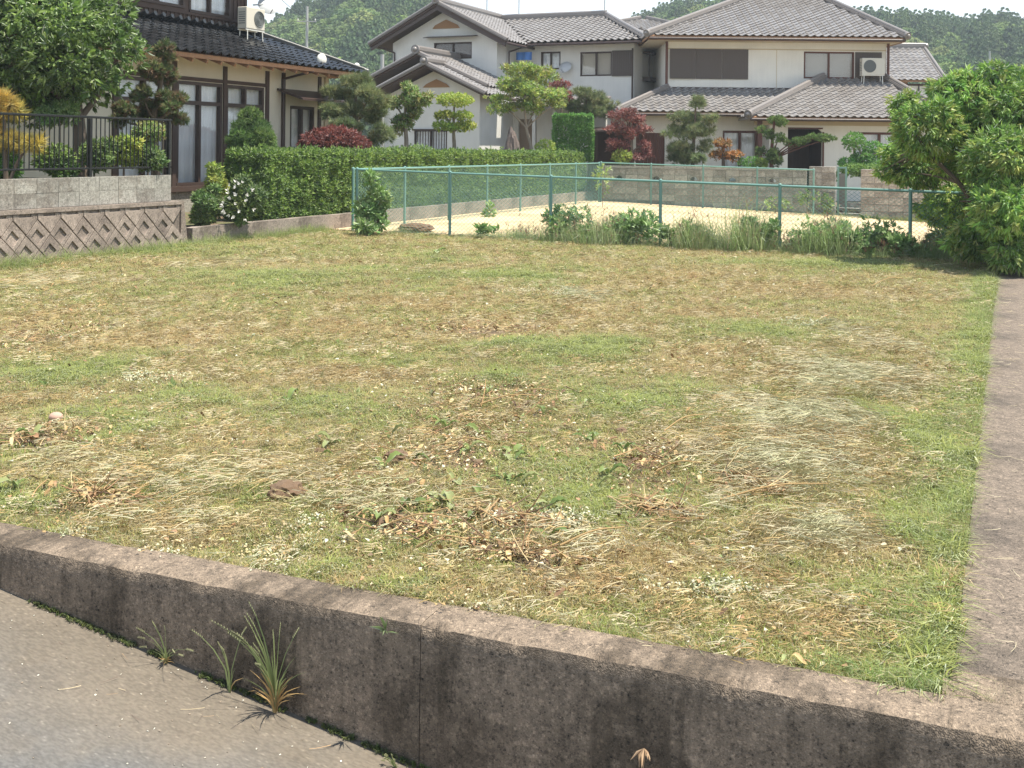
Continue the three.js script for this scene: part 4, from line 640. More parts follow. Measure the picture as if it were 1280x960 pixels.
function clumps(blob, n, r, flat = 1) {                   // smaller lobes over a large ellipsoid
  const out = [[blob[0], blob[1] * 0.75, blob[2] * 0.75, blob[3] * 0.75]];
  for (let i = 0; i < n; i++) { const d = onSphere(), k = rr(0.62, 0.95), s = r * rr(0.65, 1.35); out.push([V3(blob[0].x + d.x * blob[1] * k, blob[0].y + d.y * blob[2] * k, blob[0].z + d.z * blob[3] * k), s, s * flat * rr(0.7, 1), s]); } return out;
}
const COL = {
  camellia: [[0.11, 0.2, 0.035], [0.15, 0.26, 0.045], [0.22, 0.34, 0.07], [0.08, 0.15, 0.03]], juniper: [[0.1, 0.16, 0.055], [0.14, 0.2, 0.065], [0.19, 0.19, 0.08], [0.17, 0.11, 0.06]],
  hedge: [[0.14, 0.24, 0.04], [0.19, 0.3, 0.055], [0.25, 0.36, 0.07], [0.09, 0.17, 0.035]], cone: [[0.1, 0.18, 0.045], [0.14, 0.23, 0.055], [0.19, 0.27, 0.08]],
  red: [[0.22, 0.06, 0.05], [0.28, 0.09, 0.065], [0.17, 0.05, 0.042]], redDark: [[0.2, 0.06, 0.055], [0.25, 0.09, 0.075], [0.3, 0.12, 0.1]], pine: [[0.15, 0.2, 0.08], [0.2, 0.25, 0.1], [0.26, 0.28, 0.13]],
  maple: [[0.17, 0.29, 0.06], [0.24, 0.33, 0.09], [0.31, 0.3, 0.11]], lime: [[0.34, 0.42, 0.07], [0.42, 0.48, 0.1], [0.25, 0.36, 0.06]], bright: [[0.1, 0.27, 0.045], [0.14, 0.33, 0.055], [0.19, 0.37, 0.07]],
  yellow: [[0.6, 0.45, 0.1], [0.5, 0.38, 0.08], [0.4, 0.34, 0.1]], orange: [[0.5, 0.22, 0.06], [0.4, 0.2, 0.06], [0.3, 0.2, 0.06]], peach: [[0.21, 0.37, 0.06], [0.28, 0.45, 0.08], [0.36, 0.51, 0.11], [0.42, 0.48, 0.13], [0.14, 0.28, 0.05]],
  weed: [[0.17, 0.3, 0.08], [0.23, 0.36, 0.12], [0.3, 0.42, 0.17]], shrub: [[0.1, 0.18, 0.05], [0.15, 0.24, 0.06], [0.22, 0.3, 0.09]],
};
M.leaf = leafMat(); M.gloss = leafMat({ transmission: 0.42, clearcoat: 0.45, clearcoatRoughness: 0.3 }); M.needle = leafMat({ transmission: 0.25 });
function tree(name, label, category, base, { limbs = [], blobs, n, geo, cols, mat = M.leaf, opt = {}, bark = M.bark, group, twigs = 0 }) {
  const t = thing(name, label, category, base, 0, group), o = t.position, loc = (p) => V3(p.x - o.x, p.y - o.y, p.z - o.z);
  const g = limbs.map(([pts, r0, r1]) => limb(pts.map(loc), r0, r1)); const L = blobs.map(b => [loc(b[0]), b[1], b[2], b[3]]);
  if (twigs) { const nodes = limbs.flatMap(l => l[0].slice(1).map(loc)); for (const b of L) { let q = nodes[0]; for (const m of nodes) if (m.distanceTo(b[0]) < q.distanceTo(b[0])) q = m; g.push(limb([q, q.clone().lerp(b[0], 0.5).add(V3(gauss() * 0.06, 0.04, gauss() * 0.06)), b[0]], 0.016, 0.006, 5, 5)); } }
  if (g.length) obj('trunk', g, bark, t); scatter('crown', t, geo, mat, leavesIn(L, n, cols, opt)); return t;
}
const pad = (u, v, Z, ru, rv, dz = 0) => { const s = (Z + dz) / FOC; return [atZ(u, v, Z + dz), ru * s, rv * s, ru * s * 0.95]; };
const ground = (u, Z, y) => { const p = atZ(u, 185, Z); p.y = y; return p; };

const looseOf = (p, n = 6) => [[p[0], p[1] * 0.5, p[2] * 0.5, p[3] * 0.5], ...Array.from({ length: n }, () => { const d = onSphere(), k = rr(0.45, 0.98), s = p[1] * rr(0.25, 0.45); return [V3(p[0].x + d.x * p[1] * k, p[0].y + d.y * p[2] * k, p[0].z + d.z * p[3] * k), s, s * rr(0.5, 0.9), s]; })];
{ // big glossy tree in the raised garden
  const Z = 18, b = ground(100, Z, 1.05), c = atZ(45, 50, Z);
  const bl = clumps([c, 1.3, 1.25, 1.3], 46, 0.4, 0.8).concat([pad(128, 55, 18.2, 28, 30), pad(20, 90, 17.4, 34, 30), pad(105, 100, 17.6, 32, 24), pad(140, 98, 18.3, 20, 18), pad(60, 125, 18, 30, 18), pad(158, 50, 18.5, 14, 18), pad(166, 72, 18.6, 12, 16), pad(120, 20, 18.4, 26, 22)]);
  tree('evergreen_tree', 'large dense glossy evergreen tree behind the iron fence', 'tree', b, { limbs: [[[b, atZ(98, 150, Z), atZ(90, 110, Z), atZ(80, 50, Z)], 0.13, 0.05], [[atZ(98, 150, Z), atZ(130, 110, Z + 0.2), atZ(160, 70, Z + 0.4)], 0.06, 0.02], [[atZ(96, 140, Z), atZ(50, 100, Z - 0.4), atZ(20, 80, Z - 0.6)], 0.06, 0.02]], blobs: bl, n: 6600, twigs: 1, geo: GEO.camellia, cols: COL.camellia, mat: M.gloss, opt: { fill: 0.3, droop: 0.3, size: [0.55, 1.35] } });
}
{ // cloud-pruned juniper
  const Z = 19.6, b = ground(196, Z, 1.05), P = [[207, 62, 12, 14], [203, 92, 22, 15, 0.1], [178, 118, 14, 8, -0.2], [186, 140, 20, 11, 0.2], [160, 138, 14, 8, -0.3], [214, 130, 18, 13, -0.1], [222, 148, 10, 8, 0.2], [150, 150, 10, 7, 0.1]].map(([u, v, a, c, dz = 0]) => pad(u, v, Z, a, c, dz));
  tree('cloud_pruned_juniper', 'cloud pruned juniper with brownish pads by the iron fence', 'tree', b, { limbs: [[[b, atZ(192, 150, Z), atZ(200, 110, Z), atZ(205, 65, Z)], 0.07, 0.03], ...P.slice(2).map(p => [[atZ(195, 150, Z), p[0].clone().lerp(atZ(195, 150, Z), 0.5).add(V3(0, -0.08, 0)), p[0]], 0.03, 0.015])], blobs: P.flatMap(p => clumps(p, 5, p[1] * 0.45, 0.7)), n: 3000, geo: GEO.juniper, cols: COL.juniper, mat: M.needle, opt: { up: 0.5, fill: 0.3, flatBottom: 0.6 } });
  const z2 = 16.1; tree('golden_shrub', 'golden yellow shrub behind the iron fence', 'shrub', ground(10, z2, 1.05), { limbs: [[[ground(8, z2, 1.05), atZ(6, 180, z2), atZ(5, 130, z2)], 0.04, 0.015], [[ground(10, z2, 1.05), atZ(30, 190, z2), atZ(50, 178, z2)], 0.03, 0.012]], blobs: [pad(3, 130, z2, 12, 15), pad(18, 138, z2, 9, 9, 0.2), pad(12, 178, z2, 18, 11, 0.1), pad(44, 180, z2, 9, 8, -0.1), pad(-14, 150, z2, 15, 32)], n: 1100, geo: GEO.pine, cols: COL.yellow, mat: M.needle, opt: { up: 0.2, fill: 0.6, lump: 0.45, size: [0.5, 1.1] } });
  const sh = [[[75, 140, 22, 12], 'pale leaved shrub standing beneath the evergreen tree', COL.weed, 500, 17.6], [[118, 190, 22, 16], 'grey green leafy shrub behind the middle of the iron fence', COL.shrub, 1100, 17.3], [[155, 188, 18, 22], 'yellow green shrub behind the iron fence, beside the juniper', COL.lime, 900, 17.8], [[190, 195, 16, 16], 'small dark shrub at the corner end of the iron fence', COL.shrub, 700, 18.2], [[10, 205, 18, 14], 'low light green shrub below the golden shrub', COL.bright, 700, 16.4], [[70, 205, 26, 14], 'dark low shrub between the golden shrub and grey green shrub', COL.camellia, 800, 16.9], [[185, 170, 16, 12], 'broad leaved shrub under the pruned juniper pads', COL.maple, 500, 18.6]];
  for (const [[u, v, a, c], lab, cols, n, z] of sh) { const p = pad(u, v, z, a, c), g0 = ground(u, z, 1.05); tree('garden_shrub', lab, 'shrub', g0, { limbs: [[[g0, g0.clone().lerp(p[0], 0.5), p[0]], 0.02, 0.01]], blobs: clumps(p, 6, p[1] * 0.5), n, geo: GEO.small, cols, opt: { fill: 0.5 } }); }
}
{ // clipped hedge: small leaves over a long box
  const h = thing('clipped_hedge', 'long flat topped clipped hedge above the concrete kerb', 'hedge', [-13.1, 0.22, -25.4]), it = [];
  const x0 = -0.42, x1 = 0.4, y1 = 1.28, dA = 17.15, dB = 34.3, L = dB - dA;
  for (let i = 0; i < 52000; i++) {
    const near = Math.pow(rnd(), 1.5), z = -(dA + near * L) + 25.4, f = rnd(); let p, d;
    if (f < 0.5) { p = V3(x1, rr(0.04, y1), z); d = V3(1, 0.2, 0); } else if (f < 0.8) { p = V3(rr(x0, x1), y1, z); d = V3(0, 1, 0); } else if (f < 0.86) { p = V3(rr(x0, x1), rr(0.05, y1), 25.4 - dA); d = V3(0, 0.2, 1); } else if (f < 0.9) { p = V3(x0, rr(0.05, y1), z); d = V3(-1, 0.2, 0); } else { p = V3(rr(x0, x1), rr(0.05, y1), z); d = V3(0, 1, 0); }
    const k = 0.22 * (vn3(p, 1.7, 4) - 0.5) + 0.14 * (vn3(p, 6, 5) - 0.5); p.addScaledVector(d, k - Math.abs(gauss()) * 0.08 + (rnd() < 0.015 ? rr(0.02, 0.14) : 0));
    const c = COL.hedge[Math.floor(rnd() * 4)], j = rr(0.75, 1.25) ; it.push([p, d.clone().add(onSphere().multiplyScalar(0.8)).add(V3(0, 0.25, 0)).normalize(), rr(0.8, 1.5), [c[0] * j, c[1] * j, c[2] * j], rr(0, 6.28)]);
  }
  scatter('foliage', h, GEO.hedge, M.leaf, it);
  const stems = []; for (let d = dA + 0.2; d < dB; d += 0.45) stems.push(bar(V3(rr(-0.1, 0.1), 0, 25.4 - d), V3(rr(-0.15, 0.15), 1.1, 25.4 - d + rr(-0.1, 0.1)), 0.018, 5, 0.008)); obj('stems', stems, M.bark, h).userData.kind = 'stuff';
}
{ // plants at the near end of the hedge and behind it
  const z = 20.2, gy = 0.22;
  const bush = (name, label, u, v, Z, a, c, n, cols, geo = GEO.small, opt = {}, mat = M.leaf) => { const p = pad(u, v, Z, a, c), g0 = ground(u, Z, gy); return tree(name, label, 'shrub', g0, { limbs: [[[g0, g0.clone().lerp(p[0], 0.5), p[0]], 0.025, 0.01]], blobs: clumps(p, 7, p[1] * 0.45), n, geo, cols, mat, opt: { fill: 0.4, ...opt } }); };
  bush('round_shrub', 'small rounded yellow green shrub by the house foundation', 262, 257, 19.7, 20, 24, 1700, COL.cone);
  const az = bush('flowering_shrub', 'shrub with scattered white flowers at the end of the hedge', 302, 255, 19.6, 22, 28, 1700, COL.shrub);
  { const it = []; for (let i = 0; i < 24; i++) { const d = onSphere(); d.z = Math.abs(d.z); const r = 0.3, q = atZ(300, 252, 19.4).sub(az.position); it.push([V3(q.x + d.x * r, q.y + d.y * r * 1.15, q.z + d.z * r), V3(d.x + 0.2, d.y + 0.3, d.z + 0.3).normalize(), rr(0.6, 1), [0.8, 0.78, 0.75], rr(0, 6)]); } scatter('flowers', az, GEO.small, leafMat({ transmission: 0.2 }), it); }
  bush('leggy_shrub', 'leggy yellow green shoots in front of the large windows', 268, 226, 20.4, 14, 26, 480, COL.lime, GEO.small, { fill: 0.9 });
  const p = 22.9, c0 = ground(316, p, gy); tree('conical_conifer', 'dense conical dark green conifer in front of the large windows', 'conifer', c0, { limbs: [[[c0, atZ(316, 180, p), atZ(315, 145, p)], 0.08, 0.03]], blobs: [pad(314, 148, p, 13, 12), pad(314, 162, p, 23, 13), pad(315, 178, p, 30, 15), pad(317, 194, p, 30, 14), pad(300, 172, p, 12, 10, -0.3), pad(330, 172, p, 12, 10, -0.3)], n: 4200, geo: GEO.juniper, cols: COL.cone, mat: M.needle, opt: { up: 0.4 } });
  const m = ground(418, 25.4, gy); tree('red_maple_bush', 'domed dark red laceleaf maple above the hedge', 'maple', m, { limbs: [[[m, atZ(418, 195, 25.4), atZ(417, 175, 25.4)], 0.05, 0.02]], blobs: [pad(418, 182, 25.4, 41, 20), pad(418, 172, 25.4, 26, 12), pad(395, 184, 25.2, 18, 12), pad(442, 184, 25.6, 18, 12)], n: 3600, geo: GEO.maple, cols: COL.red, opt: { droop: 0.5, up: 0 } });
}
function pineTree(label, u, Z, gy, trunk, pads, n, cols = COL.pine, name = 'garden_pine', bark = M.bark, geo = GEO.pine, loose = 1) {
  const b = ground(u, Z, gy), T = [b, ...trunk.map(([x, y]) => atZ(x, y, Z))], P = pads.map(([x, y, a, c, dz = 0]) => pad(x, y, Z, a, c, dz)), Q = P.flatMap(p => loose ? [[p[0], p[1] * 0.5, p[2] * 0.5, p[3] * 0.5], ...Array.from({ length: 6 }, () => { const d = onSphere(), k = rr(0.45, 0.95), s = p[1] * rr(0.25, 0.45); return [V3(p[0].x + d.x * p[1] * k, p[0].y + d.y * p[2] * k, p[0].z + d.z * p[3] * k), s, s * rr(0.4, 0.8), s]; })] : [p]);
  return tree(name, label, 'tree', b, { limbs: [[T, 0.08, 0.025], ...P.map(p => { let best = T[1]; for (const q of T) if (q.y < p[0].y && q.distanceTo(p[0]) < best.distanceTo(p[0])) best = q; return [[best, best.clone().lerp(p[0], 0.5).add(V3(0, 0.05, 0)), p[0]], 0.03, 0.012]; })], blobs: Q, n: Math.round(n * (loose ? 0.8 : 1)), geo, cols, bark, mat: geo === GEO.pine || geo === GEO.juniper ? M.needle : M.leaf, opt: { up: 0.6, fill: 0.35, flatBottom: 0.5 } });
}
pineTree('open branched pine beside the brown house corner', 450, 27, 0.22, [[448, 180], [446, 150], [444, 105]], [[446, 102, 20, 9], [425, 118, 22, 10, 0.2], [465, 120, 22, 12, -0.2], [430, 140, 24, 12], [468, 145, 20, 12, 0.3], [440, 160, 24, 12, -0.3], [480, 168, 18, 10], [475, 130, 14, 8, 0.2]], 3000);
pineTree('small green maple in front of the white gable wall', 508, 29.5, 0.22, [[508, 175], [506, 150], [508, 120]], [[508, 128, 24, 14], [490, 128, 14, 8, 0.2], [526, 126, 16, 8, -0.2], [505, 152, 16, 14], [512, 112, 14, 8], [520, 142, 12, 8]], 2200, COL.maple, 'small_maple', M.barkGrey, GEO.maple);
pineTree('yellow green topiary with three clipped round tiers', 568, 31, 0.1, [[568, 185], [567, 165], [568, 125]], [[568, 126, 23, 8], [557, 145, 13, 5, 0.1], [578, 145, 13, 5, -0.1], [553, 158, 12, 5], [568, 160, 16, 4.5], [583, 158, 13, 5]], 2000, COL.lime, 'tiered_topiary', M.barkGrey, GEO.small, 0);
pineTree('yellow green maple with a spreading crown beside the standing stone', 668, 35.6, 0, [[664, 185], [658, 160], [655, 120]], [[650, 88, 26, 12], [668, 100, 30, 14, 0.2], [635, 108, 26, 12, -0.2], [690, 118, 22, 12, 0.1], [655, 118, 30, 14], [630, 134, 22, 9], [672, 132, 26, 10, 0.3], [618, 124, 12, 6], [695, 130, 14, 8]], 4200, COL.lime.concat(COL.maple), 'spreading_maple', M.barkGrey, GEO.maple);
pineTree('dark red maple showing behind the yellow green maple', 702, 39, 0, [[702, 185], [702, 130]], [[700, 108, 12, 9], [708, 118, 10, 7, 0.2], [694, 122, 10, 6]], 700, COL.red, 'dark_red_maple', M.bark, GEO.maple);
pineTree('grey green pine in front of the white wing', 735, 40, 0, [[738, 185], [735, 150], [732, 118]], [[730, 116, 18, 9], [750, 128, 20, 9, 0.2], [715, 130, 16, 8, -0.2], [740, 142, 24, 8], [765, 134, 10, 6], [712, 148, 14, 7]], 2200);
pineTree('red laceleaf maple in front of the dark carport', 790, 36.2, 0, [[790, 190], [788, 170], [788, 145]], [[782, 146, 20, 9], [798, 150, 14, 8, 0.2], [768, 160, 12, 7, -0.2], [790, 166, 22, 9], [805, 182, 10, 9, 0.1], [776, 182, 18, 8], [792, 194, 16, 7], [808, 192, 8, 8]], 1900, COL.redDark, 'laceleaf_maple', M.bark, GEO.maple);
pineTree('layered garden pine behind the grey block wall', 866, 36, -0.1, [[866, 200], [868, 165], [870, 130]], [[870, 130, 16, 10], [858, 150, 22, 9, 0.2], [884, 150, 12, 8, -0.2], [842, 165, 14, 7], [868, 168, 26, 9, 0.1], [848, 186, 20, 7, -0.1], [882, 182, 14, 8], [864, 198, 28, 8]], 2800);
pineTree('small orange leaved maple in front of the ground floor window', 904, 36.4, -0.1, [[904, 200], [903, 190]], [[902, 182, 12, 8], [912, 196, 14, 6, 0.1], [894, 194, 8, 6]], 520, COL.orange, 'orange_maple', M.bark, GEO.maple);
pineTree('cloud pruned tree with one long arm over the porch', 966, 35.6, -0.1, [[964, 200], [966, 170], [968, 148]], [[970, 150, 16, 9], [958, 166, 12, 8, 0.1], [974, 172, 14, 8, -0.1], [950, 190, 9, 6], [968, 192, 16, 9], [990, 178, 14, 5, -0.2], [1005, 175, 12, 5, -0.3], [1022, 172, 14, 5, -0.3], [1038, 173, 8, 4, -0.3], [962, 202, 14, 5]], 2600, COL.cone, 'long_armed_topiary', M.redwood, GEO.juniper, 1);
pineTree('rounded topiary with several green balls beside the right block wall', 1080, 34.6, -0.2, [[1080, 215], [1078, 195], [1070, 180]], [[1068, 178, 13, 11], [1092, 190, 13, 12, 0.2], [1120, 192, 10, 11, -0.2], [1078, 198, 14, 7], [1060, 206, 12, 8], [1075, 211, 18, 8, 0.1], [1095, 210, 20, 8, -0.2], [1052, 220, 6, 8]], 2800, COL.bright, 'ball_topiary', M.barkGrey, GEO.small, 0);
pineTree('low clipped hedge piece under the ball topiary', 1085, 33.9, -0.2, [[1085, 222]], [[1068, 213, 16, 7], [1090, 214, 20, 8], [1110, 215, 14, 8]], 1200, COL.hedge, 'low_hedge', M.bark, GEO.small, 0);
{ // square clipped hedge, small plants, standing stone
  const Z = 38, c = ground(716, Z, 0), t = thing('square_hedge', 'bright green hedge clipped to a square block', 'hedge', c, YAW), it = [];
  for (let i = 0; i < 5200; i++) { const f = rnd(), w = 0.62, hh = 1.55; let p, d; if (f < 0.45) { p = V3(rr(-w, w), rr(0, hh), 0.4); d = V3(0, 0.2, 1); } else if (f < 0.6) { p = V3(rr(-w, w), hh, rr(-0.4, 0.4)); d = V3(0, 1, 0); } else { const s = f < 0.8 ? -1 : 1; p = V3(s * w, rr(0, hh), rr(-0.4, 0.4)); d = V3(s, 0.2, 0); } p.addScaledVector(d, -Math.abs(gauss()) * 0.06 + 0.2 * (vn3(p, 3, 3) - 0.5)); const cc = COL.bright[Math.floor(rnd() * 3)], j = rr(0.8, 1.25); it.push([p, d.clone().add(onSphere().multiplyScalar(0.8)).normalize(), rr(0.9, 1.5), mul3(cc, j), rr(0, 6)]); }
  scatter('foliage', t, GEO.hedge, M.leaf, it); t.position.y = atZ(716, 190, Z).y - 0.3; obj('stem', bar(V3(0, -2, 0), V3(0, 1.2, 0), 0.05), M.bark, t);
  const g = new THREE.IcosahedronGeometry(1, 4), p = g.attributes.position; for (let i = 0; i < p.count; i++) { const v = V3(p.getX(i), p.getY(i), p.getZ(i)), k = 0.8 + 0.4 * vn3(v, 2.2, 8) + 0.12 * vn3(v, 7, 9), ty = (v.y + 1) / 2; p.setXYZ(i, v.x * k * 0.42 * (1.15 - 0.75 * ty), v.y * 1.1 * k, v.z * k * 0.36 * (1.1 - 0.6 * ty)); } g.computeVertexNormals();
  const st = tag(obj('standing_stone', uvBox(g), M.stone), 'tall brown pointed standing stone beside the spreading maple', 'stone'); st.position.copy(ground(640, 34.2, 1.1));
  const low = [['low pale flowering plants behind the hedge, below the lattice window', 515, 188, 30, 30, 6, COL.weed], ['small yellow green shrub at the foot of the spreading maple', 682, 184, 36, 12, 8, COL.lime], ['low yellowish shrub under the red laceleaf maple', 778, 196, 36, 12, 8, COL.lime], ['low shrub between the pine and the orange maple', 940, 203, 36.5, 16, 6, COL.bright], ['small light green sprout beside the garden gate', 952, 205, 35.4, 6, 6, COL.lime]];
  for (const [lab, u, v, z, a, cc, cols] of low) { const q = pad(u, v, z, a, cc), g0 = ground(u, z, 0); tree('low_shrub', lab, 'shrub', g0, { limbs: [[[g0, g0.clone().lerp(q[0], 0.5), q[0]], 0.02, 0.008]], blobs: [q], n: 260, geo: GEO.small, cols, opt: { fill: 0.6 } }); }
}
{ // drooping long-leaved tree over the right end of the fence
  const Z = 16.4, b = ground(1235, Z, -0.05);
  const bl = [[1160, 160, 38, 30], [1215, 125, 40, 30, 0.3], [1262, 140, 40, 40, -0.2], [1150, 205, 36, 28, 1.7], [1205, 188, 40, 32, 0.4], [1250, 200, 44, 40, -0.8], [1270, 105, 30, 20, 0.4], [1185, 115, 22, 16, 0.5], [1130, 130, 18, 12, 0.6], [1125, 190, 20, 14, 1.9], [1118, 215, 16, 9, 1.9], [1210, 255, 40, 26, 1.2], [1262, 265, 40, 34, -1.2], [1300, 180, 50, 70], [1310, 280, 50, 50, -0.6], [1175, 262, 26, 16, 1.8], [1225, 300, 36, 20, -0.5], [1270, 312, 34, 20, -1.1], [1190, 300, 28, 14, 1.5], [1245, 90, 18, 8, 0.2], [1205, 98, 14, 8, 0.4]].map(([u, v, a, c, dz = 0]) => pad(u, v, Z, a, c, dz));
  tree('drooping_tree', 'bushy tree with long drooping leaves over the end of the chain link fence', 'tree', b, { limbs: [[[b, atZ(1232, 250, Z), atZ(1225, 190, Z), atZ(1220, 120, Z)], 0.09, 0.03], [[atZ(1234, 280, Z), atZ(1200, 230, Z), atZ(1160, 190, Z), atZ(1135, 150, Z)], 0.05, 0.012], [[atZ(1234, 270, Z), atZ(1255, 210, Z - 0.4), atZ(1265, 140, Z)], 0.05, 0.015], [[b, atZ(1270, 260, Z - 0.5), atZ(1300, 200, Z)], 0.06, 0.02]], blobs: bl.concat(bl.flatMap(p => looseOf(p, 5).slice(1))), n: 11500, twigs: 1, geo: GEO.long, cols: COL.peach, mat: M.gloss, opt: { droop: 0.55, up: 0, fill: 0.4, lump: 0.35, size: [0.7, 1.25] } });
}
{ // leafy weed at the fence corner
  const Z = 20.9, b = ground(466, Z, -0.03); tree('broad_leaf_weed', 'tall broad leaved weed at the corner post of the green fence', 'weed', b, { limbs: [[[b, atZ(466, 250, Z), atZ(468, 222, Z)], 0.015, 0.006], [[b, atZ(452, 265, Z), atZ(446, 245, Z)], 0.012, 0.005], [[b, atZ(478, 262, Z), atZ(484, 246, Z)], 0.012, 0.005]], blobs: [pad(466, 226, Z, 8, 8), pad(470, 244, Z, 14, 12), pad(464, 268, Z, 20, 14), pad(450, 262, Z, 8, 14), pad(480, 256, Z, 8, 12), pad(455, 284, Z, 16, 7, -0.2)].flatMap(p => looseOf(p, 4)), n: 560, geo: GEO.broad, cols: COL.weed, opt: { fill: 0.5, size: [0.4, 0.8] } });
}

// ---------- wooded hills ----------
{
  const prof = [[-300, 90], [100, 75], [220, 55], [330, 25], [385, 0], [450, -24], [520, -30], [580, 5], [620, 40], [700, 60], [760, 35], [800, 14], [850, -4], [920, -14], [1000, -6], [1050, 6], [1120, 6], [1200, 12], [1280, 8], [1500, 20], [1800, 60]];
  const topV = (u) => { for (let i = 0; i < prof.length - 1; i++) if (u <= prof[i + 1][0]) { const t = clamp((u - prof[i][0]) / (prof[i + 1][0] - prof[i][0])); return lerp(prof[i][1], prof[i + 1][1], t * t * (3 - 2 * t)); } return 60; };
  const R = 270, hillY = (u, r) => { const H = EYE + (HORIZON - topV(u)) * R / FOC - 10; return -1 + (H + 1) * smooth(95, R, r) * (1 - 0.35 * smooth(R, 460, r)) + 3 * (fbm(u * 0.02, r * 0.03, 500, 3) - 0.5) * smooth(100, 140, r); };
  const nu = 90, nr = 24, pos = [], idx = [];
  for (let j = 0; j <= nr; j++) for (let i = 0; i <= nu; i++) { const u = -300 + 2100 * i / nu, r = lerp(92, 460, j / nr), p = atZ(u, 185, r); pos.push(p.x, hillY(u, r), p.z); }
  for (let j = 0; j < nr; j++) for (let i = 0; i < nu; i++) { const a = j * (nu + 1) + i, b = a + nu + 1; idx.push(a, a + 1, b, b, a + 1, b + 1); }
  const g = new THREE.BufferGeometry(); g.setAttribute('position', new THREE.Float32BufferAttribute(pos, 3)); g.setIndex(idx); g.computeVertexNormals();
  structure('hills', g, std({ color: lin(0.1, 0.13, 0.05), roughness: 1 }));
  const crownGeo = (kind, s) => {           // one forest tree: many leaf clumps over lobes, and a trunk
    const out = [], n = 1000; for (let i = 0; i < n; i++) {
      const a = hash(i, s, 1) * 6.28, t = hash(i, s, 2); let p, d, k;
      if (kind === 'conifer') { const y = 1 - Math.pow(t, 0.6), r = (0.08 + 0.32 * (1 - y)) * (0.75 + 0.4 * hash(Math.floor(y * 9), Math.floor(a * 2), s)); p = V3(Math.cos(a) * r, 0.12 + 0.95 * y, Math.sin(a) * r); d = V3(Math.cos(a), 0.15, Math.sin(a)); k = 0.05; }
      else { const z = hash(i, s, 3) * 2 - 1, q = Math.sqrt(1 - z * z), v = V3(q * Math.cos(a), z, q * Math.sin(a)), lob = 0.72 + 0.55 * vn3(v.clone().addScalar(s * 3), 1.7, s); p = V3(v.x * 0.5 * lob, 0.62 + v.y * 0.38 * lob, v.z * 0.5 * lob); d = v; k = 0.055; }
      const l = leafGeo(k * 1.5, k * 1.6, 0.15, 0.1).translate(0, 0, -k * 0.7); l.rotateX(-1.2 + 1.4 * hash(i, s, 6)).rotateY(hash(i, s, 7) * 6.28); l.applyQuaternion(new THREE.Quaternion().setFromUnitVectors(V3(0, 1, 0), d.clone().add(V3(hash(i, s, 8) - 0.5, hash(i, s, 9) - 0.2, hash(i, s, 10) - 0.5)).normalize())); l.translate(p.x, p.y, p.z); out.push(l);
    }
    out.push(new THREE.CylinderGeometry(0.015, 0.03, 0.6, 5).translate(0, 0.2, 0)); return merge(out);
  };
  const kinds = [['broadleaf_wood', crownGeo('round', 1), [[0.125, 0.205, 0.045], [0.17, 0.25, 0.055], [0.085, 0.16, 0.038]]], ['broadleaf_wood', crownGeo('round', 2), [[0.1, 0.17, 0.042], [0.14, 0.21, 0.05], [0.19, 0.23, 0.065]]], ['conifer_wood', crownGeo('conifer', 3), [[0.07, 0.12, 0.05], [0.09, 0.15, 0.055], [0.11, 0.16, 0.06]]]];
  const lists = [[], [], []];
  for (let i = 0; i < 8500; i++) {
    const u = rr(60, 1500), r = 108 + 215 * Math.sqrt(rnd()), p = atZ(u, 185, r), con = fbm(u * 0.012 + 9, r * 0.03, 510, 3) > 0.54 ? rnd() < 0.75 : rnd() < 0.06, k = con ? 2 : Math.floor(rnd() * 2), s = con ? rr(5, 9) : rr(3.2, 7);
    p.y = hillY(u, r) - 0.6; const c = kinds[k][2][Math.floor(rnd() * 3)], j = rr(0.7, 1.2); lists[k].push([p, V3(gauss() * 0.05, 1, gauss() * 0.05).normalize(), s, mul3(c, j)]);
  }
  kinds.forEach(([n, geo], k) => { const im = scatter(n, scene, geo.clone().rotateX(Math.PI / 2), leafMat({ transmission: 0.2 }), lists[k]); tag(im, ['light green broadleaf wood covering the hills', 'yellow green broadleaf trees mixed through the hill wood', 'dark conifers standing in the hill wood'][k], 'woodland'); });
}
scene.fog = new THREE.FogExp2(new THREE.Color().setRGB(0.8, 0.9, 1), 0.0008);

// ---------- utility poles and wires ----------
function utilityPole(label, u, vt, Z, arm = 0) {
  const p = atZ(u, vt, Z), b = thing('utility_pole', label, 'utility pole', [p.x, -1, p.z], YAW), H = p.y + 1;
  obj('pole', bar(V3(0, 0, 0), V3(0, H, 0), 0.15, 8, 0.1), M.poleGrey, b);
  if (arm) { for (const y of [1.2, 2.2].slice(0, arm)) { obj('crossarm', box(1.5, 0.08, 0.08, 0, H - y, 0.16), M.poleGrey, b); for (const x of [-0.68, 0.68]) obj('insulator', new THREE.CylinderGeometry(0.03, 0.045, 0.14, 8).translate(x, H - y + 0.16, 0.16), M.whitePaint, b); } }
  if (arm > 1) obj('transformer', new THREE.CylinderGeometry(0.25, 0.25, 0.7, 10).translate(0.35, H - 3.2, 0.2), M.greyMetal, b);
  return p;
}
const p1 = utilityPole('tall grey utility pole in front of the wooded hill', 384, 8, 88, 1);
const p2 = utilityPole('short grey utility pole beside the white gabled house', 478, 68, 62, 0);
const p3 = utilityPole('thin grey utility pole on the wooded hillside', 1237, 64, 120, 1);
function wire(label, a, b, sag, r = 0.012) { const m = a.clone().lerp(b, 0.5); m.y -= sag; tag(obj('overhead_wire', new THREE.TubeGeometry(new THREE.QuadraticBezierCurve3(a, m.clone().add(V3(0, -sag, 0)), b), 24, r, 4), M.black), label, 'wire'); }
wire('black overhead wire running from the tall pole past the dish', p1.clone().add(V3(0, -1, 0)), atZ(300, -60, 60), 0.4, 0.02);
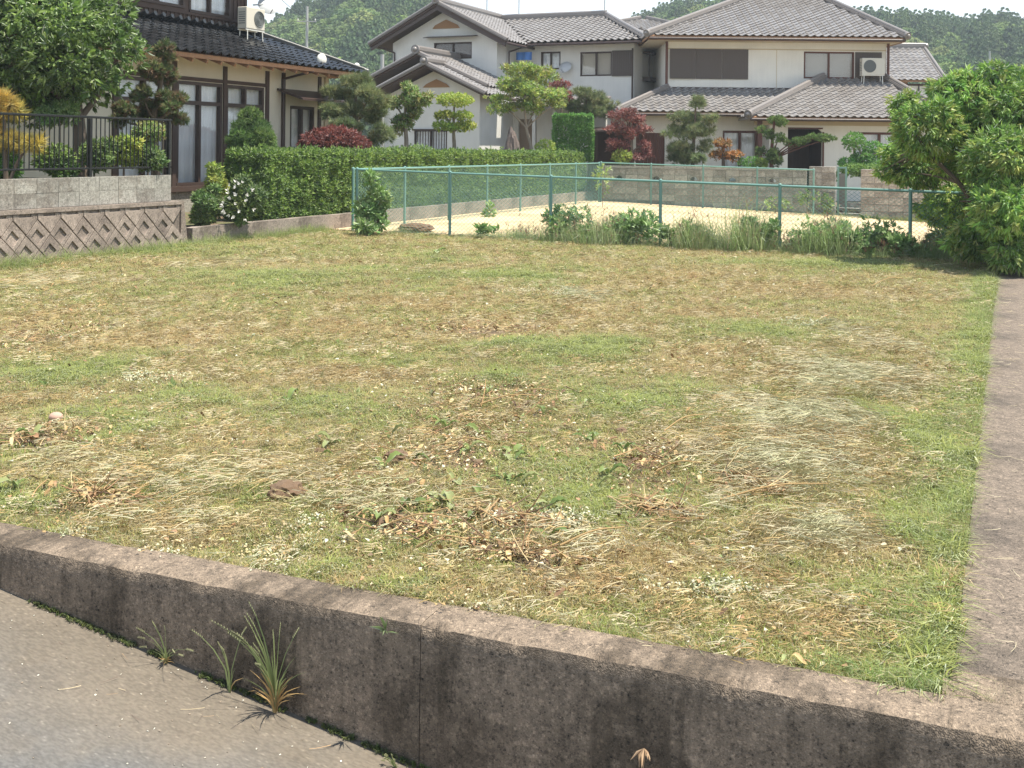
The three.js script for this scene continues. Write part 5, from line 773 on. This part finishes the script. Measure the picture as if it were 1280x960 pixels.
wire('thin black wire strung across the front of the white gable', p1.clone().add(V3(0, -5.5, 0)), atZ(700, 50, 40.2), 0.4, 0.012);
wire('thin black wire low across the hill behind the brown house', p1.clone().add(V3(0, -6, 0)), atZ(300, 38, 70), 0.3, 0.012);

// ---------- grass, straw and litter of the plot ----------
function bladeTuft(n, h, w, lean, s) {        // bent blades, z is up
  const out = []; for (let i = 0; i < n; i++) {
    const a = hash(i, s, 1) * 6.28, L = h * (0.5 + 0.9 * hash(i, s, 2)), ww = w * (0.7 + 0.6 * hash(i, s, 3)), ln = lean * (0.3 + hash(i, s, 4)), ox = (hash(i, s, 5) - 0.5) * h * 0.9, oy = (hash(i, s, 6) - 0.5) * h * 0.9;
    const g = new THREE.BufferGeometry(); g.setAttribute('position', new THREE.Float32BufferAttribute([-ww / 2, 0, 0, ww / 2, 0, 0, -ww * 0.35, L * ln * 0.35, L * 0.6, ww * 0.35, L * ln * 0.35, L * 0.6, 0, L * ln, L * 0.95 - L * ln * 0.25], 3)); g.setIndex([0, 1, 2, 2, 1, 3, 2, 3, 4]); g.computeVertexNormals(); g.rotateZ(a); g.translate(ox, oy, 0); out.push(g);
  } return merge(out);
}
function strawGeo(n, len, w, s, spread = 0.12) {           // strands lying about, gently curled
  const out = []; for (let i = 0; i < n; i++) {
    const L = len * (0.5 + hash(i, s, 1)), a = (hash(i, s, 2) - 0.5) * 2.4, c = (hash(i, s, 3) - 0.5) * 1.3, pos = [], idx = [], z0 = 0.01 + 0.03 * hash(i, s, 4), hump = L * (hash(i, s, 5) - 0.4) * 0.14;
    let x = 0, y = 0, th = a; for (let k = 0; k <= 4; k++) { const t = k / 4, ww = w * (1 - 0.6 * t), z = z0 + hump * Math.sin(t * 3.1); pos.push(x - Math.sin(th) * ww / 2, y + Math.cos(th) * ww / 2, z, x + Math.sin(th) * ww / 2, y - Math.cos(th) * ww / 2, z + 0.002); x += Math.cos(th) * L / 4; y += Math.sin(th) * L / 4; th += c / 4; }
    for (let k = 0; k < 4; k++) idx.push(2 * k, 2 * k + 1, 2 * k + 2, 2 * k + 2, 2 * k + 1, 2 * k + 3);
    const g = new THREE.BufferGeometry(); g.setAttribute('position', new THREE.Float32BufferAttribute(pos, 3)); g.setIndex(idx); g.computeVertexNormals(); g.translate((hash(i, s, 6) - 0.5) * spread - L / 2, (hash(i, s, 7) - 0.5) * spread, 0); out.push(g);
  } return merge(out);
}
const UPQ = V3(0, 1, 0), tilt = (k) => V3(gauss() * k, 1, gauss() * k).normalize();
const inLot = () => { for (;;) { const x = rr(LOT.x0 + 0.03, LOT.x1 - 0.02), d = rr(LOT.d0, LOT.d1); if (d > faceD(x) + 0.19) return [x, d]; } };
const tone = (list) => { const c = list[Math.floor(rnd() * list.length)], j = rr(0.75, 1.25); return mul3(c, j); };
const TONE = {
  green: [[0.27, 0.3, 0.07], [0.32, 0.34, 0.09], [0.21, 0.26, 0.055]], olive: [[0.39, 0.33, 0.125], [0.44, 0.36, 0.145], [0.34, 0.3, 0.105], [0.28, 0.23, 0.09]], tan: [[0.42, 0.32, 0.15], [0.4, 0.28, 0.12], [0.46, 0.38, 0.19], [0.37, 0.24, 0.11]],
  straw: [[0.5, 0.42, 0.27], [0.55, 0.48, 0.32], [0.45, 0.36, 0.21]], pale: [[0.5, 0.46, 0.29], [0.55, 0.5, 0.34], [0.43, 0.42, 0.26], [0.4, 0.39, 0.22]], white: [[0.42, 0.42, 0.28], [0.36, 0.38, 0.24], [0.47, 0.45, 0.32]],
};
{
  const tufts = [bladeTuft(15, 0.036, 0.0038, 1.1, 1), bladeTuft(15, 0.042, 0.0034, 1.4, 2)], lists = [[], []];
  for (let i = 0; i < 520000; i++) {
    const [x, d] = inLot(), Z = zOf(x, d); if (Z < 2.6) continue;
    const keep = clamp(9 / (Z * Z) * 7, 0.12, 1); if (rnd() > keep) continue;
    const gr = patch('green', x, d), ta = patch('tan', x, d), pl = patch('pale', x, d), de = patch('debris', x, d), n = fbm(x * 1.6, d * 1.6, 600, 4);
    const edge = smooth(0.5, 0.05, LOT.x1 - x) * (0.4 + 0.9 * fbm(d * 1.2, 4, 77, 2)) + 0.6 * smooth(0.5, 0.05, x - LOT.x0); if (rnd() < 0.85 * de + 0.3 * ta * (1 - gr) + 0.3 * pl) continue;
    const g = clamp(0.36 + 0.7 * gr + 0.75 * edge + 1.3 * (n - 0.5) - 0.4 * ta - 0.2 * pl), c = rnd() < g ? tone(TONE.green) : rnd() < 0.68 - 0.3 * ta ? tone(TONE.olive) : tone(TONE.tan);
    const s = (0.55 + 0.5 * rnd() + 0.5 * gr + 0.9 * edge * rnd()) * lerp(1, 1.5, smooth(7, 18, Z));
    lists[i & 1].push([V3(x, lotY(x, d), -d), tilt(0.25), V3(s * lerp(1, 1.25, smooth(6, 18, Z)), s * lerp(1, 1.25, smooth(6, 18, Z)), s * 0.85), c, rr(0, 6.28)]);
  }
  lists.forEach((l, k) => tag(scatter('mown_grass', scene, tufts[k], leafMat({ transmission: 0.3 }), l), ['short yellow green mown grass all over the plot', 'slightly longer bent grass mixed through the mown plot'][k], 'grass'));
  // cut straw and hay
  const straw = [strawGeo(8, 0.038, 0.0016, 1, 0.1), strawGeo(9, 0.085, 0.0015, 2, 0.16), merge(Array.from({ length: 10 }, (_, i) => { const g = new THREE.BufferGeometry(), a = 0.0016 + 0.0028 * hash(i, 1, 61); g.setAttribute('position', new THREE.Float32BufferAttribute([-a, -a * 1.4, 0, a, -a, 0.003, a * 0.8, a * 1.5, 0, -a * 0.9, a, 0.004, 0, 0, 0.006], 3)); g.setIndex([0, 1, 4, 1, 2, 4, 2, 3, 4, 3, 0, 4]); g.computeVertexNormals(); return g.rotateX(hash(i, 2, 61) - 0.5).rotateY(hash(i, 3, 61) - 0.5).rotateZ(i * 2).translate((hash(i, 4, 61) - 0.5) * 0.11, (hash(i, 5, 61) - 0.5) * 0.11, 0.01 + 0.015 * hash(i, 6, 61)); }))], sl = [[], [], []];
  for (let i = 0; i < 330000; i++) {
    const [x, d] = inLot(), Z = zOf(x, d); if (Z < 2.6) continue; if (rnd() > clamp(9 / (Z * Z) * 6, 0.14, 1)) continue;
    const gr = patch('green', x, d), ta = patch('tan', x, d), pl = patch('pale', x, d), wh = patch('white', x, d), de = patch('debris', x, d), n = fbm(x * 2.1 + 40, d * 2.1, 620, 4), clump = smooth(0.5, 0.7, fbm(x * 5, d * 5, 640, 3));
    const dens = 0.1 + 0.5 * pl + 0.1 * wh + 0.2 * ta - 0.1 * de + 0.28 * clump + 0.6 * (n - 0.5) - 0.4 * gr - 0.06 * smooth(7, 14, Z); if (rnd() > dens) continue;
    const k = pl > 0.2 && rnd() < 0.65 ? 1 : wh > 0.25 && rnd() < 0.8 ? 2 : rnd() < 0.04 ? 2 : 0;
    const c = rnd() < wh * 0.85 ? tone(TONE.white) : rnd() < pl ? tone(TONE.pale) : rnd() < 0.45 - 0.25 * ta + 0.2 * clump ? tone(TONE.straw) : tone(TONE.tan), s = rr(0.6, 1.3) * lerp(1, 1.25, smooth(7, 18, Z));
    sl[k].push([V3(x, lotY(x, d) + 0.008 + 0.018 * rnd() + 0.012 * pl, -d), tilt(0.22), s, c, rr(0, 6.28)]);
  }
  const sm = std({ roughness: 0.8, side: THREE.DoubleSide }); sl.forEach((l, k) => tag(scatter(['cut_straw', 'cut_hay', 'dry_chaff'][k], scene, straw[k], sm, l), ['short tan cut straw scattered over the plot', 'long pale grey green hay lying in swaths', 'small whitish dry chaff in patches near the retaining wall'][k], ['straw', 'hay', 'chaff'][k]));
  // scraps of cut leaf: tan, pale, olive and dark flecks
  const sg = new THREE.BufferGeometry(); sg.setAttribute('position', new THREE.Float32BufferAttribute([-0.008, -0.012, 0, 0.01, -0.008, 0.006, 0.006, 0.013, 0, -0.009, 0.009, 0.008, 0.001, 0.001, -0.003], 3)); sg.setIndex([0, 1, 4, 1, 2, 4, 2, 3, 4, 3, 0, 4]); sg.computeVertexNormals();
  const sc = [], SC = [[0.5, 0.36, 0.2], [0.6, 0.52, 0.36], [0.32, 0.19, 0.11], [0.16, 0.11, 0.07], [0.3, 0.33, 0.14], [0.55, 0.55, 0.44], [0.2, 0.26, 0.1], [0.46, 0.27, 0.14]];
  for (let i = 0; i < 150000; i++) { const [x, d] = inLot(), Z = zOf(x, d); if (Z < 2.6 || rnd() > clamp(9 / (Z * Z) * 6, 0.16, 1)) continue; const de = patch('debris', x, d), k = fbm(x * 2.6 + 12, d * 2.6, 660, 4); if (rnd() > 0.04 + 0.9 * de + 0.9 * (k - 0.46) + 0.3 * patch('white', x, d)) continue; const s = rr(0.3, 1.0) * lerp(0.9, 1.5, smooth(6, 18, Z)); sc.push([V3(x, lotY(x, d) + rr(0.015, 0.04), -d), tilt(0.45), V3(s, s * rr(0.7, 1.8), s), tone(de > 0.4 && rnd() < 0.6 ? SC.slice(0, 4) : SC), rr(0, 6.28)]); }
  tag(scatter('leaf_scraps', scene, sg, sm, sc), 'small scraps of cut leaf strewn all over the plot', 'leaf scraps');
  const wd = []; for (let i = 0; i < 5200; i++) { const [x, d] = inLot(), Z = zOf(x, d); if (Z < 2.6) continue; const g = patch('green', x, d) * 0.5 + patch('debris', x, d) * 0.35; if (rnd() > 0.02 + g * 1.2 * smooth(0.5, 0.62, fbm(x * 4, d * 4, 680, 2)) * 3) continue; wd.push([V3(x, lotY(x, d) + 0.01, -d), V3(gauss(), 0.35 * rnd(), gauss()).normalize(), rr(0.3, 0.9), tone([[0.22, 0.3, 0.09], [0.28, 0.35, 0.12], [0.33, 0.37, 0.16]]), rr(0, 6.28)]); }
  tag(scatter('small_weeds', scene, GEO.small, M.leaf, wd), 'small leafy weeds sprouting through the mown grass', 'weeds');
  const sk = []; for (const [px, pd, ra, rb] of PATCH.debris) for (let i = 0; i < 55; i++) { const x = px + gauss() * ra * 1.1, d = pd + gauss() * rb * 1.1; if (x > LOT.x0 && x < LOT.x1) sk.push([V3(x, lotY(x, d) + rr(0.02, 0.05), -d), V3(gauss(), gauss() * 0.25, gauss()).normalize(), V3(rr(0.7, 1.6), rr(0.7, 1.6), rr(0.4, 1.5)), tone([[0.4, 0.25, 0.12], [0.3, 0.17, 0.09], [0.16, 0.1, 0.06], [0.5, 0.38, 0.2]]), 0]); }
  tag(scatter('stalk_litter', scene, limb([[0, 0, 0], [0.006, 0.003, 0.06], [0, 0.012, 0.13]], 0.003, 0.0015, 4, 4), sm, sk), 'short brown stalks littering the bare heaps in the plot', 'stalks');
  // dead curled leaves
  const lf = new THREE.PlaneGeometry(0.05, 0.11, 3, 5), lp = lf.attributes.position; for (let i = 0; i < lp.count; i++) { const x = lp.getX(i), y = lp.getY(i), w = Math.max(0.02, 1 - (y / 0.055) ** 2); lp.setXYZ(i, x * w + 0.008 * Math.sin(y * 50), y, 0.03 * Math.sin(y * 30) + Math.abs(x * w) * 0.9); } lf.computeVertexNormals();
  const dl = []; const leafAt = (x, d, s, c) => dl.push([V3(x, lotY(x, d) + 0.035, -d), tilt(0.35), s, c, rr(0, 6.28)]);
  const DL = [[0.36, 0.23, 0.1], [0.44, 0.31, 0.15], [0.26, 0.15, 0.08], [0.18, 0.11, 0.065], [0.5, 0.4, 0.22]];
  for (const [px, pd, ra, rb] of PATCH.debris) for (let i = 0; i < 60; i++) leafAt(px + gauss() * ra * 1.3, pd + gauss() * rb * 1.3, rr(0.15, 0.5), tone(DL));
  for (let i = 0; i < 520; i++) { const [x, d] = inLot(); leafAt(x, d, rr(0.2, 0.55), tone(DL)); }
  tag(scatter('dead_leaves', scene, lf, sm, dl.filter(e => e[0].x < LOT.x1 && e[0].x > LOT.x0)), 'curled tan dead leaves scattered among the cut grass', 'dead leaves');
}
{ // bigger green dock leaves, clods, dry stalks, small stones: things one can point at
  const leaf = new THREE.PlaneGeometry(0.09, 0.24, 4, 8), lp = leaf.attributes.position; for (let i = 0; i < lp.count; i++) { const x = lp.getX(i), y = lp.getY(i), w = Math.pow(Math.max(0, 1 - (y / 0.122) ** 2), 0.55); lp.setXYZ(i, x * w, y + 0.12, 0.05 * Math.sin((y + 0.12) * 12) + Math.abs(x * w) * 0.5 + 0.006 * Math.sin(y * 90 + x * 50)); } leaf.rotateX(-1.35); leaf.computeVertexNormals();
  const LM = [[0.13, 0.19, 0.05], [0.19, 0.25, 0.07], [0.27, 0.3, 0.12]].map(c => leafMat({ color: lin(...c), transmission: 0.25 })), TM = [[0.42, 0.28, 0.13], [0.34, 0.19, 0.1]].map(c => std({ color: lin(...c), side: THREE.DoubleSide }));
  const spots = [[568, 600, 4, 'large pale green dock leaves lying in the middle of the cut grass'], [550, 622, 3, 'dark green dock leaves below the middle of the plot'], [420, 568, 3, 'pair of dark green dock leaves beside the hay'], [480, 580, 3, 'upright pale dock leaf next to a soil clod'], [680, 515, 3, 'pale green dock leaf beside the heap of brown stalks'], [40, 550, 5, 'dock plant with green and reddish leaves beside the plot edge wall'], [690, 460, 4, 'green weed rosette at the top of the brown heap'], [740, 545, 3, 'green weed with a yellowed leaf'], [640, 480, 3, 'low green weed behind the brown stalk heap'], [600, 540, 4, 'crumpled grey green dock leaves in the debris'], [760, 590, 3, 'small green weed in the greenest patch'], [545, 318, 5, 'bright green weed tuft near the dry pile by the fence'], [20, 612, 4, 'bright green weed with pale blades near the left end of the wall'], [780, 560, 3, 'dull green weed beside dead stalks']];
  for (let i = 0; i < 26; i++) spots.push([610 + gauss() * 210, 580 + gauss() * 100, 2 + (i % 3), 'broad green weed leaves scattered through the middle of the plot']);
  for (const [u, v, n, lab] of spots) { const p = onY(u, v, 0), t = thing('dock_weed', lab, 'weed', [p.x, lotY(p.x, -p.z) + 0.01, p.z], rr(0, 6), 'green weeds left in the plot'); for (let i = 0; i < n; i++) { const m = obj('leaf', leaf, i === n - 1 && u < 60 ? TM[1] : LM[Math.floor(rnd() * 3)], t); m.rotation.set(rr(-0.2, 0.2), i * 6.28 / n + rr(-0.4, 0.4), rr(-0.2, 0.2)); const s = rr(0.22, 0.5) * (v < 400 ? 2 : 1); m.scale.set(s * rr(0.6, 1.2), s * rr(0.5, 1.8), s); } }
  const clodGeo = (s) => { const g = new THREE.IcosahedronGeometry(1, 4), p = g.attributes.position; for (let i = 0; i < p.count; i++) { const v = V3(p.getX(i), p.getY(i), p.getZ(i)), k = 0.6 + 0.6 * vn3(v, 1.8, s) + 0.35 * vn3(v, 6, s + 1) * 1; p.setXYZ(i, v.x * k, v.y * k * 0.75, v.z * k); } g.computeVertexNormals(); return uvBox(g, 3); };
  const clodM = std({ map: colorTex(256, (u, v, i, j) => mul3([0.16, 0.1, 0.06], 0.5 + fbm(u * 30, v * 30, 700, 3, 30))), roughness: 1 });
  for (const [u, v, r, lab] of [[358, 616, 22, 'brown soil clod lying on the pale hay beside white chaff'], [1005, 533, 10, 'dark brown clod on the grey green hay swath'], [972, 606, 13, 'brown clod at the foot of the hay swath'], [495, 570, 14, 'brown clod beside the upright dock leaf'], [630, 648, 16, 'brown clod under dead stalks near the wall'], [520, 289, 20, 'low brown pile of pulled roots before the fence'], ...Array.from({ length: 14 }, () => [560 + gauss() * 220, 590 + gauss() * 60, rr(4, 9), 'small dark crumb of soil among the cut grass'])]) { const p = onY(u, v, 0), s = r * zOf(p.x, -p.z) / FOC; const c = tag(obj('soil_clod', clodGeo(Math.round(u)), clodM), lab, 'clod', lab.startsWith('small dark crumb') ? 'soil crumbs on the plot' : undefined); c.scale.set(s, s * (v < 300 ? 0.4 : 0.85), s); c.position.set(p.x, lotY(p.x, -p.z) + s * 0.25, p.z); c.rotation.y = u; }
  const stalks = [[600, 510, 0.35, 0.4, 'tan'], [640, 500, 0.3, 0.2, 'orange'], [830, 545, 0.25, 0.9, 'thin'], [550, 560, 0.3, 0.1, 'curled'], [900, 630, 0.5, 0.5, 'bent'], [600, 660, 0.32, 0.15, 'crooked'], [480, 665, 0.3, 0.3, 'flat'], [700, 690, 0.25, 0.6, 'split'], [1090, 360, 0.5, 0.9, 'pale'], [520, 690, 0.2, 0.2, 'short'], [820, 590, 0.22, 0.3, 'broad']];
  for (const [u, v, L, a, w] of stalks) { const p = onY(u, v, 0), q = V3(p.x + Math.cos(a) * L, 0, p.z - Math.sin(a) * L * 1.5), y = (r) => lotY(r.x, -r.z) + 0.05, m = p.clone().lerp(q, 0.5); p.y = y(p); q.y = y(q) + 0.04; m.y = y(m) + 0.05; const pl = { thin: 'standing up among dead leaves', pale: 'lying in front of the tree shade', bent: 'at the edge of the hay swath' }[w] || 'lying in the brown heap'; tag(obj('dry_stalk', limb([p, m, q], 0.005, 0.0025, 5), TM[0]), `${w} dry stalk ${pl}`, 'stalk', 'dry stalks on the plot'); }
  const g = new THREE.IcosahedronGeometry(1, 2); const pk = tag(obj('pink_stone', g, std({ color: lin(0.5, 0.32, 0.25) })), 'small pinkish stone behind the reddish dock plant', 'stone'); { const p = onY(70, 522, 0); pk.position.set(p.x, lotY(p.x, -p.z) + 0.04, p.z); pk.scale.set(0.045, 0.03, 0.04); }
}
{ // tall weeds along the fence: green grass with brown seed heads
  const tall = [bladeTuft(12, 0.42, 0.007, 1.3, 11), bladeTuft(12, 0.5, 0.006, 0.9, 12)], its = [[], []], seeds = [];
  const bands = [[930, 1110, 0.95, 1500], [740, 880, 0.8, 900], [640, 760, 0.6, 600], [560, 650, 0.35, 350], [490, 560, 0.3, 250], [1080, 1240, 0.9, 900], [860, 930, 0.4, 300], [1040, 1210, 0.7, 700]];
  for (const [u0, u1, h, n] of bands) for (let i = 0; i < n; i++) {
    const u = rr(u0, u1), q = onD(u, 300, 18.75), dd = 18.75 + gauss() * 0.45, x = q.x + gauss() * 0.1, gap = vn(u * 0.03, 5, 73), hump = 0.28 + 0.9 * fbm(u * 0.06, dd * 3, 71, 3) * smooth(0.15, 0.6, gap), s = h * hump * rr(0.35, 1.45) * 1.5; if (rnd() > 0.55 + gap) continue;
    const c = rnd() < 0.88 ? tone([[0.28, 0.38, 0.13], [0.33, 0.43, 0.17], [0.23, 0.33, 0.11], [0.38, 0.44, 0.24]]) : tone([[0.4, 0.35, 0.2], [0.45, 0.38, 0.24]]);
    its[i & 1].push([V3(x, -0.04, -dd), tilt(0.3), V3(s, s, s), c, rr(0, 6.28)]);
    if (rnd() < 0.2 && h > 0.5) seeds.push([V3(x + gauss() * 0.1, s * 0.42 * rr(0.8, 1.15), -dd), tilt(0.4), rr(0.7, 1.4), tone([[0.3, 0.19, 0.13], [0.4, 0.28, 0.18], [0.24, 0.13, 0.09]]), rr(0, 6)]);
  }
  its.forEach((l, k) => tag(scatter('tall_weeds', scene, tall[k], leafMat({ transmission: 0.45 }), l), ['tall green weeds growing along the foot of the chain link fence', 'slender upright grass mixed into the weeds along the fence'][k], 'weeds'));
  tag(scatter('seed_heads', scene, needleGeo(9, 0.09, 0.006), leafMat({ transmission: 0.2 }), seeds), 'brown seed heads above the weeds along the fence', 'seed heads');
  const lv = []; for (const [u, v, n] of [[800, 285, 40], [830, 295, 26], [610, 290, 20], [1130, 305, 30], [1150, 318, 30], [1060, 300, 20], [780, 300, 20]]) for (let i = 0; i < n; i++) { const p = onD(u + gauss() * 14, v + gauss() * 5, 18.5); lv.push([V3(p.x, Math.max(0.02, p.y), p.z), V3(gauss(), 0.4, Math.abs(gauss())).normalize(), rr(0.5, 1), tone(COL.weed), rr(0, 6)]); }
  const wb = []; for (let i = 0; i < 44; i++) { const u = i < 28 ? rr(930, 1130) : rr(690, 870), q = onD(u, 300, 18.75 + gauss() * 0.3), r = rr(0.1, 0.22), y = rr(0.08, 0.4); for (const e of leavesIn([[V3(q.x, y, q.z), r, r * 1.2, r]], 46, COL.weed, { fill: 0.8, size: [0.8, 1.6] })) wb.push(e); }
  tag(scatter('bushy_weeds', scene, GEO.small, M.leaf, wb), 'small leafy weeds bushing out between the grass stems at the fence', 'weeds');
  tag(scatter('broad_weeds', scene, GEO.broad, M.leaf, lv), 'broad leaved weeds low in the grass at the fence foot', 'weeds');
  // edges: grass against the diagonal blocks, the garden kerb, the strip, the far walls
  const ed = []; const put = (x, y, d, s, c) => ed.push([V3(x, y, -d), tilt(0.5), s, c, rr(0, 6.28)]), G = [[0.22, 0.3, 0.08], [0.27, 0.34, 0.1], [0.32, 0.34, 0.13]];
  for (let i = 0; i < 1500; i++) put(LOT.x0 + 0.05 + Math.abs(gauss()) * 0.25, -0.04, rr(8.5, 18.6), rr(0.15, 0.5), tone(G));
  for (let i = 0; i < 1600; i++) { const d = rr(3.9, 18); put(LOT.x1 - 0.02 - Math.abs(gauss()) * 0.22, -0.03, d, rr(0.1, 0.26) * (0.6 + 0.7 * fbm(d * 1.5, 1, 90, 2)), tone(G)); }
  for (let i = 0; i < 80; i++) put(LOT.x1 - 0.03 - rr(0, 0.4), -0.02, faceD(-0.3) + 0.21 + Math.abs(gauss()) * 0.09, rr(0.08, 0.19), tone([[0.24, 0.36, 0.09], [0.3, 0.4, 0.13]]));
  for (let i = 0; i < 700; i++) put(rr(-11.6, -2), playY(-6, 33) - 0.1, 33.0 + gauss() * 0.25, rr(0.2, 0.5), tone(G));
  for (let i = 0; i < 420; i++) { const x = rr(-8, 0); put(x, -0.01, faceD(x) + 0.21 + Math.abs(gauss()) * 0.05, rr(0.05, 0.14), tone(G.concat(TONE.straw))); }
  tag(scatter('edge_grass', scene, tall[0], leafMat({ transmission: 0.3 }), ed), 'bright green fringe of uncut grass along walls, kerb and concrete strip', 'grass');
  // saplings at the far side of the sand
  for (const [u, v, a, c, lab] of [[754, 225, 10, 22, 'young leafy sapling at the far corner of the green fence'], [1010, 248, 14, 10, 'pale green weed bush in front of the stone gate pillar'], [1034, 252, 6, 12, 'thin tall weed before the entrance steps'], [612, 268, 5, 14, 'thin leafy weed standing on the sand by the hedge'], [970, 255, 20, 6, 'low green weeds at the foot of the rear block wall']]) { const Z = u === 612 ? 27 : 32.5, p = pad(u, v, Z, a, c), g0 = ground(u, Z, -0.15); tree('sapling', lab, 'weed', g0, { limbs: [[[g0, g0.clone().lerp(p[0], 0.5), p[0]], 0.012, 0.006]], blobs: [p], n: 60, geo: GEO.broad, cols: COL.weed, opt: { fill: 1, size: [0.3, 0.75], lump: 0.5 } }); }
}
{ // weeds in the joint between road and retaining wall
  const tuft = (name, label, u, v, hpx, n, dryShare, spread) => {
    const y0 = roadY(onD(u, v, 3.38).x), p0 = onD(u, v, 3.38), t = thing(name, label, 'grass', [p0.x, y0 - 0.01, p0.z]), s = 3.9 / FOC, gg = [], dd = [], ss = [];
    for (let i = 0; i < n; i++) {
      const dry = rnd() < dryShare, L = hpx * s * (dry ? rr(0.2, 0.5) : rr(0.3, 1.15)), a = rr(0, 6.28), ln = (dry ? rr(0.4, 1.3) : rr(0.1, 1.1)) * spread, dx = Math.cos(a) * ln, dz = Math.abs(Math.sin(a)) * ln * 0.7, w = dry ? 0.0034 : 0.0024;
      const pts = [0, 0.35, 0.65, 0.85, 1].map(k => V3(gauss() * 0.003 + dx * L * k * k, L * (k - 0.35 * k * k * ln * 1.3), 0.02 + dz * L * k * k)), pos = [], idx = [], side = V3(-Math.sin(a) * w / 2 + 0.002, 0, Math.cos(a) * w / 2);
      pts.forEach((q, k) => { const f = 1 - 0.85 * (k / 4) ** 2; pos.push(q.x - side.x * f - w * 0.3 * f, q.y, q.z - side.z * f, q.x + side.x * f + w * 0.3 * f, q.y, q.z + side.z * f); }); for (let k = 0; k < 4; k++) idx.push(2 * k, 2 * k + 1, 2 * k + 2, 2 * k + 2, 2 * k + 1, 2 * k + 3);
      const g = new THREE.BufferGeometry(); g.setAttribute('position', new THREE.Float32BufferAttribute(pos, 3)); g.setIndex(idx); g.computeVertexNormals(); (dry ? dd : gg).push(g);
      if (!dry && L > hpx * s * 0.7) { const cv = new THREE.CatmullRomCurve3(pts); for (let k = 0; k < 18; k++) { const e = cv.getPoint(1 - k * 0.014); ss.push(leafGeo(0.008, 0.0022).rotateX(-1.3).rotateY(k * 2.1).translate(e.x, e.y, e.z)); } }
    }
    if (ss.length) obj('seed_spikes', ss, std({ color: lin(0.4, 0.4, 0.22), side: THREE.DoubleSide }), t).userData.kind = 'stuff'; if (gg.length) obj('green_blades', gg, leafMat({ color: lin(0.27, 0.32, 0.12) }), t).userData.kind = 'stuff'; if (dd.length) obj('dry_blades', dd, std({ color: lin(0.42, 0.27, 0.11), side: THREE.DoubleSide }), t).userData.kind = 'stuff'; return t;
  };
  tuft('roadside_grass_tuft', 'large half dry grass tuft growing in the joint at the wall foot', 348, 885, 155, 80, 0.6, 0.65);
  tuft('roadside_grass_sprig', 'small half dry grass sprig at the wall foot, with moss', 212, 828, 60, 26, 0.4, 1.1);
  tuft('stray_roadside_grass', 'few thin green stems leaning from the road joint', 292, 858, 100, 6, 0.1, 0.7);
  tuft('low_grass_sprig', 'tiny green weed at the wall foot beyond the mossy joint', 498, 942, 22, 14, 0.2, 1.2);
  const wallTuft = (name, label, u, v, n, L, col, down) => { const p = onD(u, v, 3.4), t = thing(name, label, 'weed', [p.x, p.y, p.z]), gg = []; for (let i = 0; i < n; i++) gg.push(leafGeo(L * rr(0.3, 1.1), down ? 0.008 : 0.004, 0.2, rr(0.1, 0.6)).rotateX(down ? rr(0.2, 1.2) : rr(-1.5, -0.2)).rotateY(rr(-1.3, 1.3))); obj('blades', gg, leafMat({ color: lin(...col) }), t).userData.kind = 'stuff'; };
  wallTuft('wall_weed', 'small green weed rooted in the face of the retaining wall', 482, 790, 12, 0.09, [0.25, 0.33, 0.12], false);
  wallTuft('dry_seed_head', 'dry tan seed head hanging against the retaining wall', 805, 935, 9, 0.06, [0.55, 0.38, 0.24], true);
  // moss and washed-up grit in the joint
  const mo = [], G = [[0.07, 0.1, 0.025], [0.1, 0.12, 0.03], [0.06, 0.07, 0.03]]; for (let i = 0; i < 1500; i++) { const x = -5.2 + 4.2 * rnd(), k = fbm(x * 5, 2, 800, 3); if (k < 0.42) continue; mo.push([V3(x, roadY(x) + 0.004, -faceD(x) + 0.004 + Math.abs(gauss()) * 0.022), tilt(0.4), rr(0.1, 0.32), tone(G), rr(0, 6)]); }
  tag(scatter('moss', scene, bladeTuft(12, 0.05, 0.012, 1, 21), std({ side: THREE.DoubleSide }), mo), 'dark green moss in the joint between road and wall', 'moss');
  const pebG = new THREE.IcosahedronGeometry(1, 1), pb = []; for (let i = 0; i < 380; i++) { const x = rr(-6, 0), d = 3.36 - Math.abs(gauss()) * 0.9; pb.push([V3(x, roadY(x) + 0.002, -d), tilt(0.5), V3(rr(0.0015, 0.0045), rr(0.0015, 0.0045), rr(0.001, 0.003)), tone([[0.4, 0.36, 0.3], [0.6, 0.56, 0.48], [0.28, 0.22, 0.17]]), 0]); }
  tag(scatter('road_grit', scene, pebG, std({ roughness: 0.9 }), pb), 'small pale grit scattered on the road beside the wall', 'grit');
  const rl = []; for (let i = 0; i < 60; i++) { const x = rr(-5, -1), d = 3.33 - Math.abs(gauss()) * 0.35; rl.push([V3(x, roadY(x) + 0.002, -d), tilt(0.06), rr(0.15, 0.5), tone([[0.45, 0.28, 0.14], [0.5, 0.4, 0.25], [0.15, 0.1, 0.08]]), rr(0, 6)]); }
  tag(scatter('road_straw', scene, strawGeo(1, 0.14, 0.004, 41, 0.01), std({ side: THREE.DoubleSide }), rl), 'few dry straws lying on the road by the wall', 'straw');
  const sp = []; for (let i = 0; i < 260; i++) { const x = LOT.x1 + 0.05 + Math.abs(gauss()) * 0.5, d = rr(3.7, 15); sp.push([V3(x, -0.012, -d), tilt(0.05), rr(0.2, 0.55), tone(TONE.straw), rr(0, 6)]); }
  tag(scatter('strip_straw', scene, strawGeo(1, 0.16, 0.004, 42, 0.01), std({ side: THREE.DoubleSide }), sp), 'dry straws blown onto the concrete strip', 'straw');
}
renderer.render(scene, camera);
